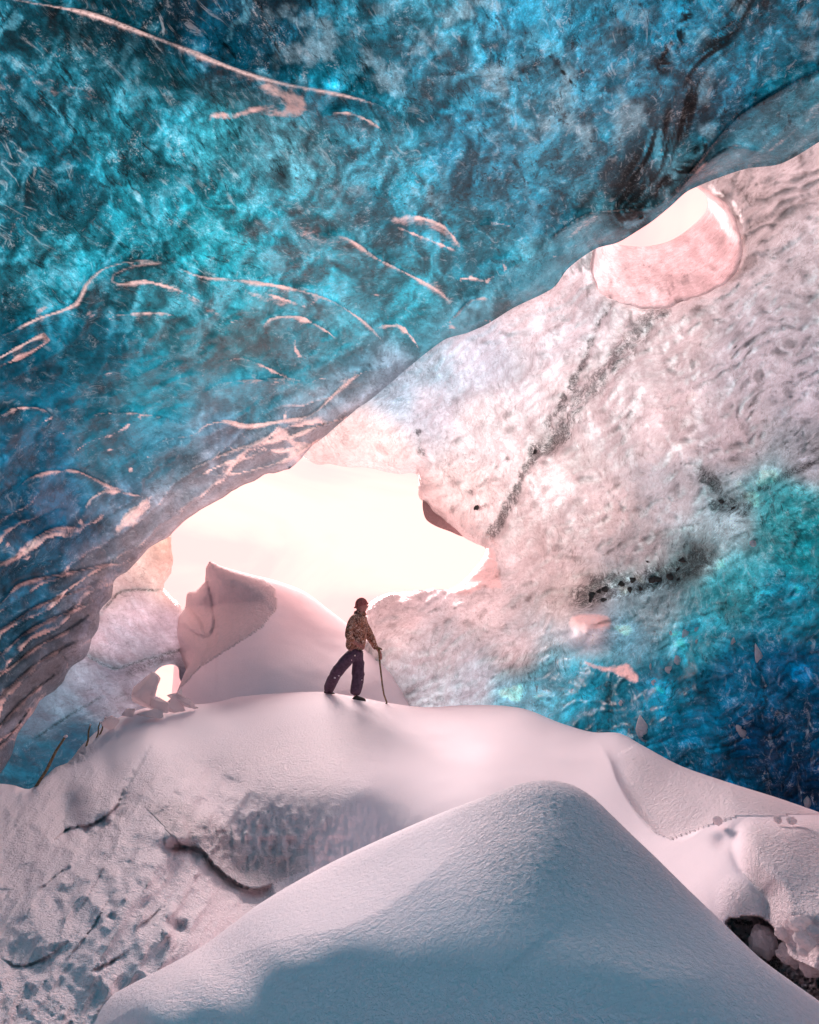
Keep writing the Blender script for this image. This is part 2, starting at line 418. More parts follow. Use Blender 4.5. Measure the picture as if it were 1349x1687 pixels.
# crests of the scallops: points (photo pixels), relief in metres (+: recessed above the line), width, painted rim glint
CR = [([(-80, -40), (0, -8), (60, 5), (150, 22), (220, 48), (300, 78), (400, 118), (470, 138), (560, 155), (620, 172), (660, 195), (684, 232)], .30, 60, .95),
      ([(525, 190), (570, 185), (610, 200), (640, 222)], .10, 18, .7),
      ([(640, 366), (655, 360), (690, 358), (735, 376), (762, 414)], .12, 22, .95),
      ([(650, 372), (680, 384), (730, 404), (758, 416)], .08, 14, .8),
      ([(525, 388), (570, 392), (620, 425), (680, 455), (730, 485), (750, 512)], .14, 26, .95),
      ([(-40, 610), (0, 588), (40, 566), (72, 551), (80, 560), (50, 582), (0, 604), (-40, 620)], .10, 14, 1.0),
      ([(-40, 570), (0, 555), (60, 525), (125, 500), (140, 470), (165, 445), (215, 430), (280, 432)], .22, 40, .75),
      ([(280, 434), (330, 455), (400, 462), (480, 475), (545, 495), (600, 530), (630, 560), (645, 574)], .20, 34, .85),
      ([(282, 434), (220, 440), (185, 463), (240, 463), (300, 480), (345, 505)], .08, 16, .95),
      ([(430, 545), (445, 525), (490, 522), (530, 540), (560, 562)], .10, 16, .85),
      ([(620, 540), (655, 535), (682, 560), (692, 577)], .10, 16, .85),
      ([(430, 481), (460, 490), (492, 501)], .06, 10, .9),
      ([(175, 520), (260, 515), (300, 522)], .06, 12, .6),
      ([(326, 649), (371, 630), (427, 626), (463, 623), (500, 634), (545, 640)], .14, 24, .5),
      ([(356, 597), (400, 591), (445, 608), (471, 621), (520, 632)], .12, 20, .55),
      ([(233, 745), (259, 730), (274, 723), (319, 716), (337, 701), (371, 693), (408, 701), (463, 693), (510, 684), (560, 640), (600, 612), (660, 600)], .20, 30, .75),
      ([(-40, 950), (0, 930), (44, 908), (59, 886), (89, 871), (141, 868)], .16, 26, .8),
      ([(22, 812), (44, 790), (74, 779), (122, 775), (159, 790), (185, 803), (222, 808)], .16, 26, .75),
      ([(137, 842), (148, 823), (174, 808), (207, 812), (241, 819)], .10, 16, .75),
      ([(193, 880), (200, 860), (207, 850), (226, 834), (244, 820)], .12, 16, 1.0),
      ([(282, 801), (296, 782), (333, 764), (374, 745), (426, 729), (470, 722), (520, 703), (575, 686), (625, 668), (665, 640)], .16, 20, .95),
      ([(322, 786), (352, 771), (371, 762), (411, 753), (445, 731)], .08, 12, .95),
      ([(326, 784), (393, 779), (437, 768), (474, 755), (500, 738), (560, 710), (600, 698), (645, 676)], .12, 14, 1.0),
      ([(-40, 700), (0, 686), (22, 674), (60, 671), (100, 690)], .10, 20, .6),
      ([(130, 693), (159, 682), (193, 679), (259, 686), (322, 703)], .10, 20, .4),
      ([(-40, 1010), (0, 994), (30, 964), (74, 951), (122, 942), (167, 931), (207, 927), (235, 914)], .14, 20, .7),
      ([(-40, 1055), (0, 1038), (56, 1001), (111, 979), (159, 960), (200, 940)], .14, 18, .6),
      ([(-40, 1100), (0, 1079), (37, 1046), (93, 1016), (141, 997), (185, 968)], .14, 18, .7),
      ([(-40, 1130), (0, 1112), (60, 1066), (110, 1040), (160, 1004)], .10, 14, .6),
      ([(-20, 1170), (40, 1110), (80, 1080), (140, 1050)], .10, 14, .6),
      ([(-20, 1220), (20, 1172), (60, 1135), (100, 1105)], .10, 14, .7),
      ([(-60, 1280), (0, 1230), (30, 1195), (55, 1160)], .10, 14, .6),
      ([(705, 557), (750, 520), (775, 495), (810, 490), (860, 492)], .14, 22, .55),
      ([(750, 462), (775, 457), (808, 466)], .08, 12, .9),
      ([(810, 462), (840, 440), (875, 420), (900, 400), (935, 370), (975, 350), (1050, 344), (1090, 334), (1145, 275), (1185, 225), (1225, 185), (1290, 145), (1349, 115), (1450, 70)], .22, 34, .42),
      ([(1050, 372), (1085, 350), (1130, 300), (1170, 262), (1210, 240), (1260, 250)], .10, 16, .45),
      ([(760, 400), (800, 368), (850, 375), (862, 390)], .08, 16, .4),
      ([(330, 865), (300, 876), (255, 905), (225, 940)], .08, 12, .6),
      ([(420, 740), (470, 742), (520, 728)], .06, 10, .8)]
CR = [(catmull(c, 12), a, w_, min(1.0, f * 1.12 + .06)) for c, a, w_, f in CR]
# flat peach patches: reflections of the lit cave mouth painted into the ice colour
PATCH = [([(430, 140), (468, 150), (500, 160), (507, 178), (495, 188), (470, 194), (430, 186), (385, 192), (345, 192), (400, 184), (428, 172), (440, 176), (470, 176)], .9),
         ([(490, 372), (520, 378), (528, 390), (560, 400), (520, 402), (500, 392)], .55),
         ([(-20, 112), (40, 120), (100, 132), (165, 160), (110, 165), (40, 150), (-20, 150)], .38),
         ([(250, 462), (300, 478), (345, 506), (380, 530), (330, 505), (280, 482)], .6),
         ([(190, 880), (200, 855), (225, 835), (246, 822), (232, 850), (206, 872)], 1.0),
         ([(20, 1215), (50, 1165), (75, 1140), (60, 1180), (36, 1230)], .7),
         ([(700, 452), (735, 478), (752, 508), (735, 500), (712, 480)], .5),
         ([(500, 756), (560, 716), (640, 680), (662, 660), (640, 690), (580, 722), (520, 756)], .8),
         ([(640, 362), (700, 360), (745, 384), (758, 410), (730, 390), (690, 372)], .7),
         ([(405, 480), (440, 486), (492, 500), (480, 506), (440, 498)], .6)]
VEINS = [([(1035, 345), (1050, 300), (1068, 270), (1090, 235), (1125, 185), (1155, 115), (1180, 75), (1215, 25), (1245, -40)], 34),
         ([(1045, 345), (1080, 300), (1120, 290), (1160, 240)], 22),
         ([(1090, 110), (1105, 85), (1122, 50), (1148, -10)], 14),
         ([(905, 90), (945, 140), (960, 150)], 4)]
VEINS = [(catmull(v, 12), r) for v, r in VEINS]
FANS = [(918, 85, 120), (985, 150, 70), (850, 185, 80), (772, 125, 80), (470, 395, 70), (165, 290, 90), (610, 470, 60), (310, 440, 60), (650, 250, 80), (480, 260, 90)]
A_col = [(0, 0, (12, 72, 84)), (200, 40, (8, 70, 84)), (430, 60, (4, 66, 84)), (340, 30, (4, 60, 78)), (150, 90, (22, 88, 100)), (0, 200, (16, 84, 98)), (0, 330, (20, 92, 105)), (250, 160, (24, 100, 112)), (380, 220, (44, 124, 134)),
         (480, 260, (88, 156, 168)), (560, 130, (20, 118, 138)), (600, 50, (45, 140, 162)), (700, 100, (40, 138, 162)), (700, 30, (62, 158, 180)), (850, 60, (40, 142, 170)), (900, 160, (54, 150, 176)), (780, 250, (30, 128, 154)),
         (1000, 120, (30, 132, 160)), (1100, 60, (14, 110, 136)), (1250, 60, (10, 108, 132)), (1200, 180, (6, 94, 118)), (1349, 60, (10, 110, 134)), (1000, 260, (20, 128, 152)), (900, 350, (20, 124, 148)),
         (620, 250, (52, 138, 156)), (500, 340, (36, 132, 146)), (650, 330, (22, 122, 140)), (100, 300, (18, 100, 115)), (250, 330, (24, 120, 132)), (200, 250, (26, 106, 118)), (100, 420, (28, 118, 130)), (350, 400, (26, 128, 138)),
         (550, 440, (28, 130, 144)), (680, 510, (28, 132, 146)), (800, 430, (26, 126, 144)), (60, 640, (6, 74, 92)), (150, 600, (8, 84, 100)), (250, 640, (18, 110, 124)), (400, 560, (40, 128, 138)), (300, 520, (40, 112, 122)),
         (500, 600, (46, 130, 144)), (560, 560, (44, 128, 140)), (420, 660, (44, 128, 144)), (60, 760, (10, 68, 88)), (180, 740, (14, 88, 104)), (280, 750, (60, 112, 128)), (380, 720, (92, 118, 134)), (350, 770, (130, 132, 142)),
         (480, 700, (104, 136, 152)), (560, 655, (120, 150, 164)), (600, 640, (160, 168, 178)), (645, 610, (140, 160, 174)), (520, 715, (176, 168, 176)), (575, 672, (182, 176, 184)), (620, 625, (150, 164, 176)), (500, 740, (190, 172, 176)), (590, 610, (84, 144, 162)), (450, 755, (140, 138, 148)), (80, 840, (14, 62, 84)), (150, 900, (28, 66, 86)), (200, 820, (62, 92, 108)), (270, 850, (128, 124, 132)),
         (230, 890, (112, 106, 116)), (60, 960, (24, 70, 90)), (150, 980, (72, 82, 98)), (60, 1050, (32, 72, 90)), (130, 1050, (90, 92, 104)), (0, 1130, (20, 72, 90)), (60, 1120, (60, 82, 96)), (20, 1200, (44, 74, 90)), (-200, 1100, (14, 60, 80)),
         (900, 440, (60, 132, 146)), (1000, 375, (70, 136, 150)), (1150, 290, (50, 128, 144)), (1250, 230, (36, 124, 142)), (1349, 180, (40, 126, 142)), (780, 520, (70, 134, 148)), (720, 545, (56, 134, 148))]

def stripes(X, Y):
    """overlapping flow ribs in the lower left, running up to the right"""
    t = np.clip((1250 - Y) / 900.0, 0, 1)
    ang = np.radians(38 - 12 * t)
    q = (X * np.sin(ang) + Y * np.cos(ang))
    a = (X * np.cos(ang) - Y * np.sin(ang))
    q = q + 30 * fbm(np.stack([a / 160, q / 70], -1), 3, 21) + 8 * fbm(np.stack([a / 50, q / 30], -1), 2, 23)
    ph = q / 36.0; fr = ph - np.floor(ph); amp = .5 + .5 * vnoise(np.stack([a / 90, np.floor(ph) * 1.7], -1), 29)
    return fr, amp

def A_post(X, Y, D, V):
    inf = (X > -150) & (X < 1500) & (Y > -150) & (Y < 1400)
    dE, sE, uE = pdist(A_line[::2], X, Y, 260)
    w_ = np.where(X > 640, 34.0, 26.0)
    s = np.clip(dE / w_, 0, 1)
    dd = np.where(dE < w_, .42 * (1 - np.sqrt(np.clip(1 - (1 - s) ** 2, 0, 1))), 0)
    frost_glint = np.zeros_like(X); vein = np.zeros_like(X)
    for pl, am, wd, ff in CR:
        d, sd, u = pdist(pl, X, Y, 3.6 * wd + 10); tp = np.sqrt(np.clip(np.sin(np.pi * np.clip(u, .004, .996)), 0, 1)) * sst(3.5 * wd + 9, 2.2 * wd, d)
        n_ = .75 + .5 * vnoise(np.stack([u * 9, u * 0 + am * 50], -1), 31)
        above = np.where(sd > 0, 1 - np.exp(-d / (wd * .16)), 0) * np.exp(-d / (wd * 1.3))       # recess just above the line
        below = np.where(sd <= 0, np.exp(-(d / (wd * .9)) ** 2), 0)                                # rounded nose below
        dd = dd + am * tp * n_ * (above * 1.3 - below * .9 - np.where(sd > 0, np.exp(-d / 2.5) * .3, 0))
        wl = 3.4 + 3.8 * vnoise(np.stack([u * 14, u * 0 + wd], -1), 37) + wd * .03
        frost_glint = np.maximum(frost_glint, ff * tp * (.90 + .35 * vnoise(np.stack([u * 11 + wd, u * 0 + am * 90], -1), 39)) * np.exp(-np.maximum(d - np.where(sd > 0, .3, 1.2), 0) / np.maximum(wl * np.where(sd > 0, .4, 1.0), .7)))
        frost_glint = np.maximum(frost_glint, .52 * ff * tp * np.where(sd < 0, np.exp(-d / (wd * .55)), 0) * (.6 + .6 * vnoise(np.stack([X / 22, Y / 12], -1), 41)))
    for pg, ff in PATCH:
        pg = catmull(pg, 10, True); d, _, _ = pdist(np.vstack([pg, pg[:1]]), X, Y, 40); ins = inside(pg, X, Y)
        sd = np.where(ins, d, -d) + 7 * fbm(np.stack([X / 16, Y / 9], -1), 3, 43)
        frost_glint = np.maximum(frost_glint, ff * sst(-12, 9, sd) * (.8 + .3 * fbm(np.stack([X / 20, Y / 9], -1), 3, 45)))
    for pl, r in VEINS:
        d, sd, u = pdist(pl, X, Y, 90); vein = np.maximum(vein, np.exp(-(d / (r * (1.15 - .75 * u))) ** 2) * sst(-.55, .15, fbm(np.stack([sd * d / 7 + 3 * np.sin(u * 9), u * 5], -1), 3, 95)) * (d < 89))
    # ribs
    mk = sst(900, 1050, Y + .55 * np.minimum(330 - X, 330)) * sst(1350, 1100, Y * .2 + X * 1.4 + 500)
    mk = np.clip(mk + .8 * sst(150, 60, dE) * sst(650, 560, X), 0, 1)
    fr, am = stripes(X, Y)
    dd = dd - .42 * mk * (.35 + .65 * am) * (fr ** 1.5) + .02
    frost_glint = np.maximum(frost_glint, mk * (.25 + am) * (.85 * sst(.62, .97, fr) * (fr < .985) + .30 * fr ** 2) * (.6 + .5 * fbm(np.stack([X / 30, Y / 14], -1), 3, 33)))
    # scalloped cells
    wx = X + 40 * fbm(np.stack([X / 150, Y / 150], -1), 2, 51); wy = Y + 40 * fbm(np.stack([X / 150, Y / 150], -1), 2, 53)
    a_ = np.radians(-30); qx = (wx * np.cos(a_) + wy * np.sin(a_)) / 150.0; qy = (-wx * np.sin(a_) + wy * np.cos(a_)) / 62.0
    f1, f2, cid = voro(np.stack([qx, qy], -1), 3)
    low = sst(250, 520, Y + .2 * (600 - X)) * sst(900, 700, X)
    dd = dd + (.05 + .16 * low) * (f1 - .4) * (.4 + .9 * cid)
    frost_glint = np.maximum(frost_glint, low * .40 * sst(.10, .0, f2 - f1) * sst(.5, .8, cid))
    dd = dd + .13 * fbm(V * np.array([.9, .9, .9]), 4, 61) + .035 * fbm(V * 4.0, 3, 67, .6) * inf
    V = P(X, Y, D + dd)
    low2 = sst(380, 520, Y + .12 * (X - 300))
    t_ = np.clip((1250 - Y) / 900.0, 0, 1); an = np.radians(38 - 20 * t_); q_ = X * np.sin(an) + Y * np.cos(an); a2 = X * np.cos(an) - Y * np.sin(an)
    q_ = q_ + 40 * fbm(np.stack([a2 / 190, q_ / 90], -1), 3, 85)
    silk = fbm(np.stack([a2 / 150, q_ / 15], -1), 4, 87, .55); sk2 = fbm(np.stack([a2 / 90, q_ / 34], -1), 3, 89, .5, True)
    dd = dd + low2 * (.030 * silk - .085 * sk2); V = P(X, Y, D + dd)
    frost_glint = np.maximum(frost_glint, low2 * .66 * sst(.58, .88, sk2) * sst(-.12, .25, fbm(np.stack([X / 80, Y / 50], -1), 2, 91)))
    lipb = sst(70, 30, dE) * sst(650, 760, X); frost_glint = np.maximum(frost_glint, lipb * .30 * sst(-.1, .5, silk))
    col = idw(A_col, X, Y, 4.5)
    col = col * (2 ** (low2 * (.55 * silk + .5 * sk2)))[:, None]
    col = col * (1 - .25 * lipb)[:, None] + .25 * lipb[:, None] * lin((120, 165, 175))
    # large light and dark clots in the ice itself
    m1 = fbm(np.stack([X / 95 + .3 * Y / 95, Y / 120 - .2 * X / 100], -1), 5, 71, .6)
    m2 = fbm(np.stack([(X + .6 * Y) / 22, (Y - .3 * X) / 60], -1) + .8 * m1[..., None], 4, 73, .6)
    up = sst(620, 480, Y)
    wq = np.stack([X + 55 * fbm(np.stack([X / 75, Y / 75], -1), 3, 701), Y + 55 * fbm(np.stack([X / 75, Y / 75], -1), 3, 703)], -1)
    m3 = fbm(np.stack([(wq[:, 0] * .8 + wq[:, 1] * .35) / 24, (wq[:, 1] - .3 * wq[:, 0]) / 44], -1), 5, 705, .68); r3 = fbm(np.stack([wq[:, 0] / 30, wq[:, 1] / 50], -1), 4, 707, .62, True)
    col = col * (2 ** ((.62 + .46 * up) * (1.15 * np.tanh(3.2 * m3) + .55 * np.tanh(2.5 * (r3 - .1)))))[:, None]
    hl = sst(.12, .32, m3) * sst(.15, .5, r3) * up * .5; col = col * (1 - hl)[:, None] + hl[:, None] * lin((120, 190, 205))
    leftlow = sst(500, 100, X) * sst(600, 800, Y); col = col * (1 + .9 * leftlow)[:, None]  # lower-left colour lifted to make up for the weak light there
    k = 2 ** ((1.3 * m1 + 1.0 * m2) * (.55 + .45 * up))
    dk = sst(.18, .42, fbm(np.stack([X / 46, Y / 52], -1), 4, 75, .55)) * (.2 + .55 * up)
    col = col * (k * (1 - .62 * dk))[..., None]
    wh = sst(.12, .5, fbm(np.stack([X / 58, Y / 66], -1), 5, 79, .62)) * sst(420, 300, Y + 0 * X) * sst(380, 520, X)
    for cx, cy_, r in FANS[:4]:
        rr = np.hypot(X - cx, (Y - cy_)); th = np.arctan2(Y - cy_, X - cx)
        ray = vnoise(np.stack([th * 3.5 + cx, rr / 160], -1), 81) + .5 * vnoise(np.stack([th * 14, rr / 60 + cx], -1), 83)
        wgt = np.exp(-(rr / r) ** 2); col = col * (2 ** (.8 * ray * wgt))[..., None]; wh = wh + .25 * wgt * np.clip(ray, 0, 1)
    col = col * (1 - mk * .45 * sst(.75, .2, fr))[..., None]       # colour darker in the troughs between the ribs
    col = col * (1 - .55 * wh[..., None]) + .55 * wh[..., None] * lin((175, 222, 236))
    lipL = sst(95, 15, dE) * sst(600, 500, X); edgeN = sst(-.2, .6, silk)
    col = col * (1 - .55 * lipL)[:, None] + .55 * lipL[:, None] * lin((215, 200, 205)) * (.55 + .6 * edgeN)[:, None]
    frost_glint = np.maximum(frost_glint, lipL * .55 * sst(.15, .7, silk))
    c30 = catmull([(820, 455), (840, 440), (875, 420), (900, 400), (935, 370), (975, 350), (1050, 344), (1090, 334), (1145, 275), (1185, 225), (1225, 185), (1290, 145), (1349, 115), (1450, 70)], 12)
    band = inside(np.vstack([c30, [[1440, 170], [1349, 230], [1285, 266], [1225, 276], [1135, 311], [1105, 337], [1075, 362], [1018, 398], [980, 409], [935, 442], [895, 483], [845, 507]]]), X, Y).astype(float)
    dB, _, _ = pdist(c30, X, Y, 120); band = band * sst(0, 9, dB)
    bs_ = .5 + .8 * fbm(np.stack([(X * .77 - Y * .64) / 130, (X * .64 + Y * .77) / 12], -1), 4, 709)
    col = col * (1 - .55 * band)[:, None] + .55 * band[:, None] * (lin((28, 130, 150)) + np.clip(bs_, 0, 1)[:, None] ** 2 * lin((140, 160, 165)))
    frost_glint = np.maximum(frost_glint, band * .42 * sst(.55, .95, bs_)); band_ = band
    col = col * (1 - .90 * np.clip(vein * 1.3, 0, 1))[:, None]
    # flow coordinates: world position drawn out along the local flow and fanned round centres
    fl = V.copy()
    for cx, cy_, r in []:
        rr = np.hypot(X - cx, Y - cy_); th = np.arctan2(Y - cy_, X - cx); wgt = .85 * np.exp(-(rr / (r * .8)) ** 4)
        tgt = np.stack([np.cos(th) * 1.6 + cx * .1, np.sin(th) * 1.6, rr * .0016], -1); fl = fl * (1 - wgt[..., None]) + tgt * wgt[..., None]
    con = .44 + .14 * up - .16 * low2
    lip = sst(60, 20, dE) * sst(650, 760, X); con = con - .2 * lip
    fxa = np.stack([np.clip(frost_glint, 0, 1), np.clip(vein, 0, 1), con, np.ones_like(X)], -1)
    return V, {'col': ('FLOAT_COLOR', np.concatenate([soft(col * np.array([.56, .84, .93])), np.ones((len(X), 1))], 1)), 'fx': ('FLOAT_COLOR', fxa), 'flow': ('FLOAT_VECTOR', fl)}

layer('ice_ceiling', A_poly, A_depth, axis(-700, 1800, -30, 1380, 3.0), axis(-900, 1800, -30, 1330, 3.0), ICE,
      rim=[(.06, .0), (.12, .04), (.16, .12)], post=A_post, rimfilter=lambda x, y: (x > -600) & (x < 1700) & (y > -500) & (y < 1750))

# ==================================================================== ICE WALL with the cave mouth
OPEN = [(500, 738), (520, 753), (545, 752), (575, 758), (600, 757), (640, 767), (660, 769), (686, 770), (690, 785), (689, 806), (699, 820), (712, 834), (728, 846), (742, 856), (765, 878), (785, 888), (801, 899),
        (796, 918), (778, 942), (760, 960), (742, 970), (710, 971), (680, 974), (650, 976), (630, 981), (610, 992), (603, 1010), (590, 1060), (540, 1120), (500, 1320)]
open_line = catmull(OPEN, 5)
open_line += np.stack([fbm(open_line / 14, 3, 101), fbm(open_line / 14, 3, 103)], -1) * 1.8
B_poly = np.vstack([open_line, [[500, 1330], [900, 1420], [1400, 1600], [1650, 1700], [1620, 900], [1640, 300], [1600, 60], [1349, 205], [1285, 240], [1225, 250], [1135, 282], [1075, 325], [1020, 365], [970, 385], [920, 425], [885, 458], [840, 480], [800, 505], [735, 530], [690, 555], [640, 598], [600, 630], [540, 680], [495, 718]]])
HOLE = catmull([(978, 400), (972, 440), (985, 476), (1025, 501), (1065, 510), (1105, 505), (1155, 485), (1195, 468), (1218, 440), (1222, 400), (1210, 360), (1185, 325), (1158, 308), (1120, 290), (1060, 300), (1010, 350)], 6, True)
HOLE = HOLE + np.stack([fbm(HOLE / 20, 2, 105), fbm(HOLE / 20, 2, 107)], -1) * 4
B_depth = tps([(1349, 300, 10.6), (1349, 560, 9.4), (1349, 800, 8.6), (1349, 1050, 8.0), (1349, 1300, 7.6), (1100, 400, 13.0), (1000, 650, 13.2), (1000, 900, 12.6), (800, 700, 15.4), (800, 900, 16.2), (690, 780, 17), (600, 740, 16.9),
               (690, 570, 16.6), (850, 505, 15.4), (500, 745, 16.6), (650, 1050, 15.0), (620, 1000, 16.0), (900, 1130, 12.0), (760, 1150, 13.2), (1100, 1150, 9.6), (1150, 900, 10.4), (1900, 500, 6), (1900, 1300, 5), (1600, 0, 9), (560, 1300, 14)], .001)
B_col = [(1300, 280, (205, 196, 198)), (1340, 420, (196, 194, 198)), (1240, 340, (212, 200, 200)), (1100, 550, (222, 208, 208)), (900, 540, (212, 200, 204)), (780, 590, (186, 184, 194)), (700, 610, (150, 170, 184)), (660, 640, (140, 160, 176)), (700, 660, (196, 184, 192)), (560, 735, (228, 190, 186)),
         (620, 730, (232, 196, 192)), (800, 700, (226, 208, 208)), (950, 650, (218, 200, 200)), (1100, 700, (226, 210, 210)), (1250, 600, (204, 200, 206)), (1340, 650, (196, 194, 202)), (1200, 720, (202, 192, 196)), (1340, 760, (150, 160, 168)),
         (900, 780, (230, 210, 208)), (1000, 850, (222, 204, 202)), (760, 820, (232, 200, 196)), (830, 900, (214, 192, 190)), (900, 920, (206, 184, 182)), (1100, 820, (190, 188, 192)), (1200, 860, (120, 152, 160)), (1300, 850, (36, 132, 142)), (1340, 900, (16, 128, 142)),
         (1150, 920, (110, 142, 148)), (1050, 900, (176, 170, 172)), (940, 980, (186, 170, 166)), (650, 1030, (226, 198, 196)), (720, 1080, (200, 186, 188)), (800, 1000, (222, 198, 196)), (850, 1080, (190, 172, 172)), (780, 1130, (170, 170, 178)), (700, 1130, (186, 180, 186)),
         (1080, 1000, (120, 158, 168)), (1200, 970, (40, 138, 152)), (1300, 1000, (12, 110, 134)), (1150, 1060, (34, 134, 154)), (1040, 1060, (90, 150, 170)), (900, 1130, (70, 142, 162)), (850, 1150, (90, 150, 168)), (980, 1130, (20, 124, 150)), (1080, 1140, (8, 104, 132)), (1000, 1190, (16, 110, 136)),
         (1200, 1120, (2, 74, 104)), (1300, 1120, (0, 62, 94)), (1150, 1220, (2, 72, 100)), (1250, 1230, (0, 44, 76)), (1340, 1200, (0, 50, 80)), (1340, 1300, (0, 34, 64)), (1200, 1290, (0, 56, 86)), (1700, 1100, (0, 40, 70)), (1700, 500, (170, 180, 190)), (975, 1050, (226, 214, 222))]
B_veins = [([(1000, 505), (975, 560), (950, 620), (925, 665), (905, 700)], 6, .75), ([(1085, 505), (1040, 560), (1000, 610), (960, 650), (930, 700), (905, 735)], 26, .62), ([(935, 715), (890, 742), (868, 770), (850, 810), (828, 850), (806, 890)], 8, .95), ([(905, 735), (880, 745)], 12, .9),
           ([(832, 755), (800, 790), (760, 820), (745, 835)], 3, .6), ([(780, 838), (800, 832)], 6, .9), ([(960, 985), (1000, 965), (1050, 962), (1100, 950), (1150, 920)], 26, 1.0), ([(1160, 780), (1185, 810), (1205, 830), (1225, 845)], 14, .9), ([(1180, 830), (1230, 835)], 12, .9),
           ([(1225, 820), (1280, 790), (1349, 760)], 9, .7), ([(690, 715), (695, 745)], 6, .8), ([(1003, 1125), (1003, 1200)], 5, .8), ([(1000, 300), (1230, 330)], 2, .2), ([(1210, 300), (1240, 335)], 8, .5), ([(1240, 1060), (1260, 1150), (1255, 1190)], 8, .7), ([(940, 1020), (915, 1050), (880, 1090), (850, 1120)], 16, .35)]
B_veins = [(catmull(v, 12), r, k) for v, r, k in B_veins]
B_patch = [([(965, 1092), (1000, 1100), (1035, 1095), (1050, 1122), (1030, 1118), (1000, 1104), (975, 1102)], 1.0), ([(1018, 1010), (1060, 1016), (1076, 1008), (1040, 990)], .0),
           ([(690, 770), (705, 830), (735, 850), (790, 888), (812, 905), (830, 905), (800, 870), (760, 830), (728, 790), (700, 768)], .5),
           ([(796, 900), (760, 960), (730, 975), (760, 980), (800, 970), (826, 968), (822, 930), (812, 902)], .75), ([(500, 752), (560, 722), (640, 715), (690, 740), (700, 765), (640, 766), (560, 752)], .45)]

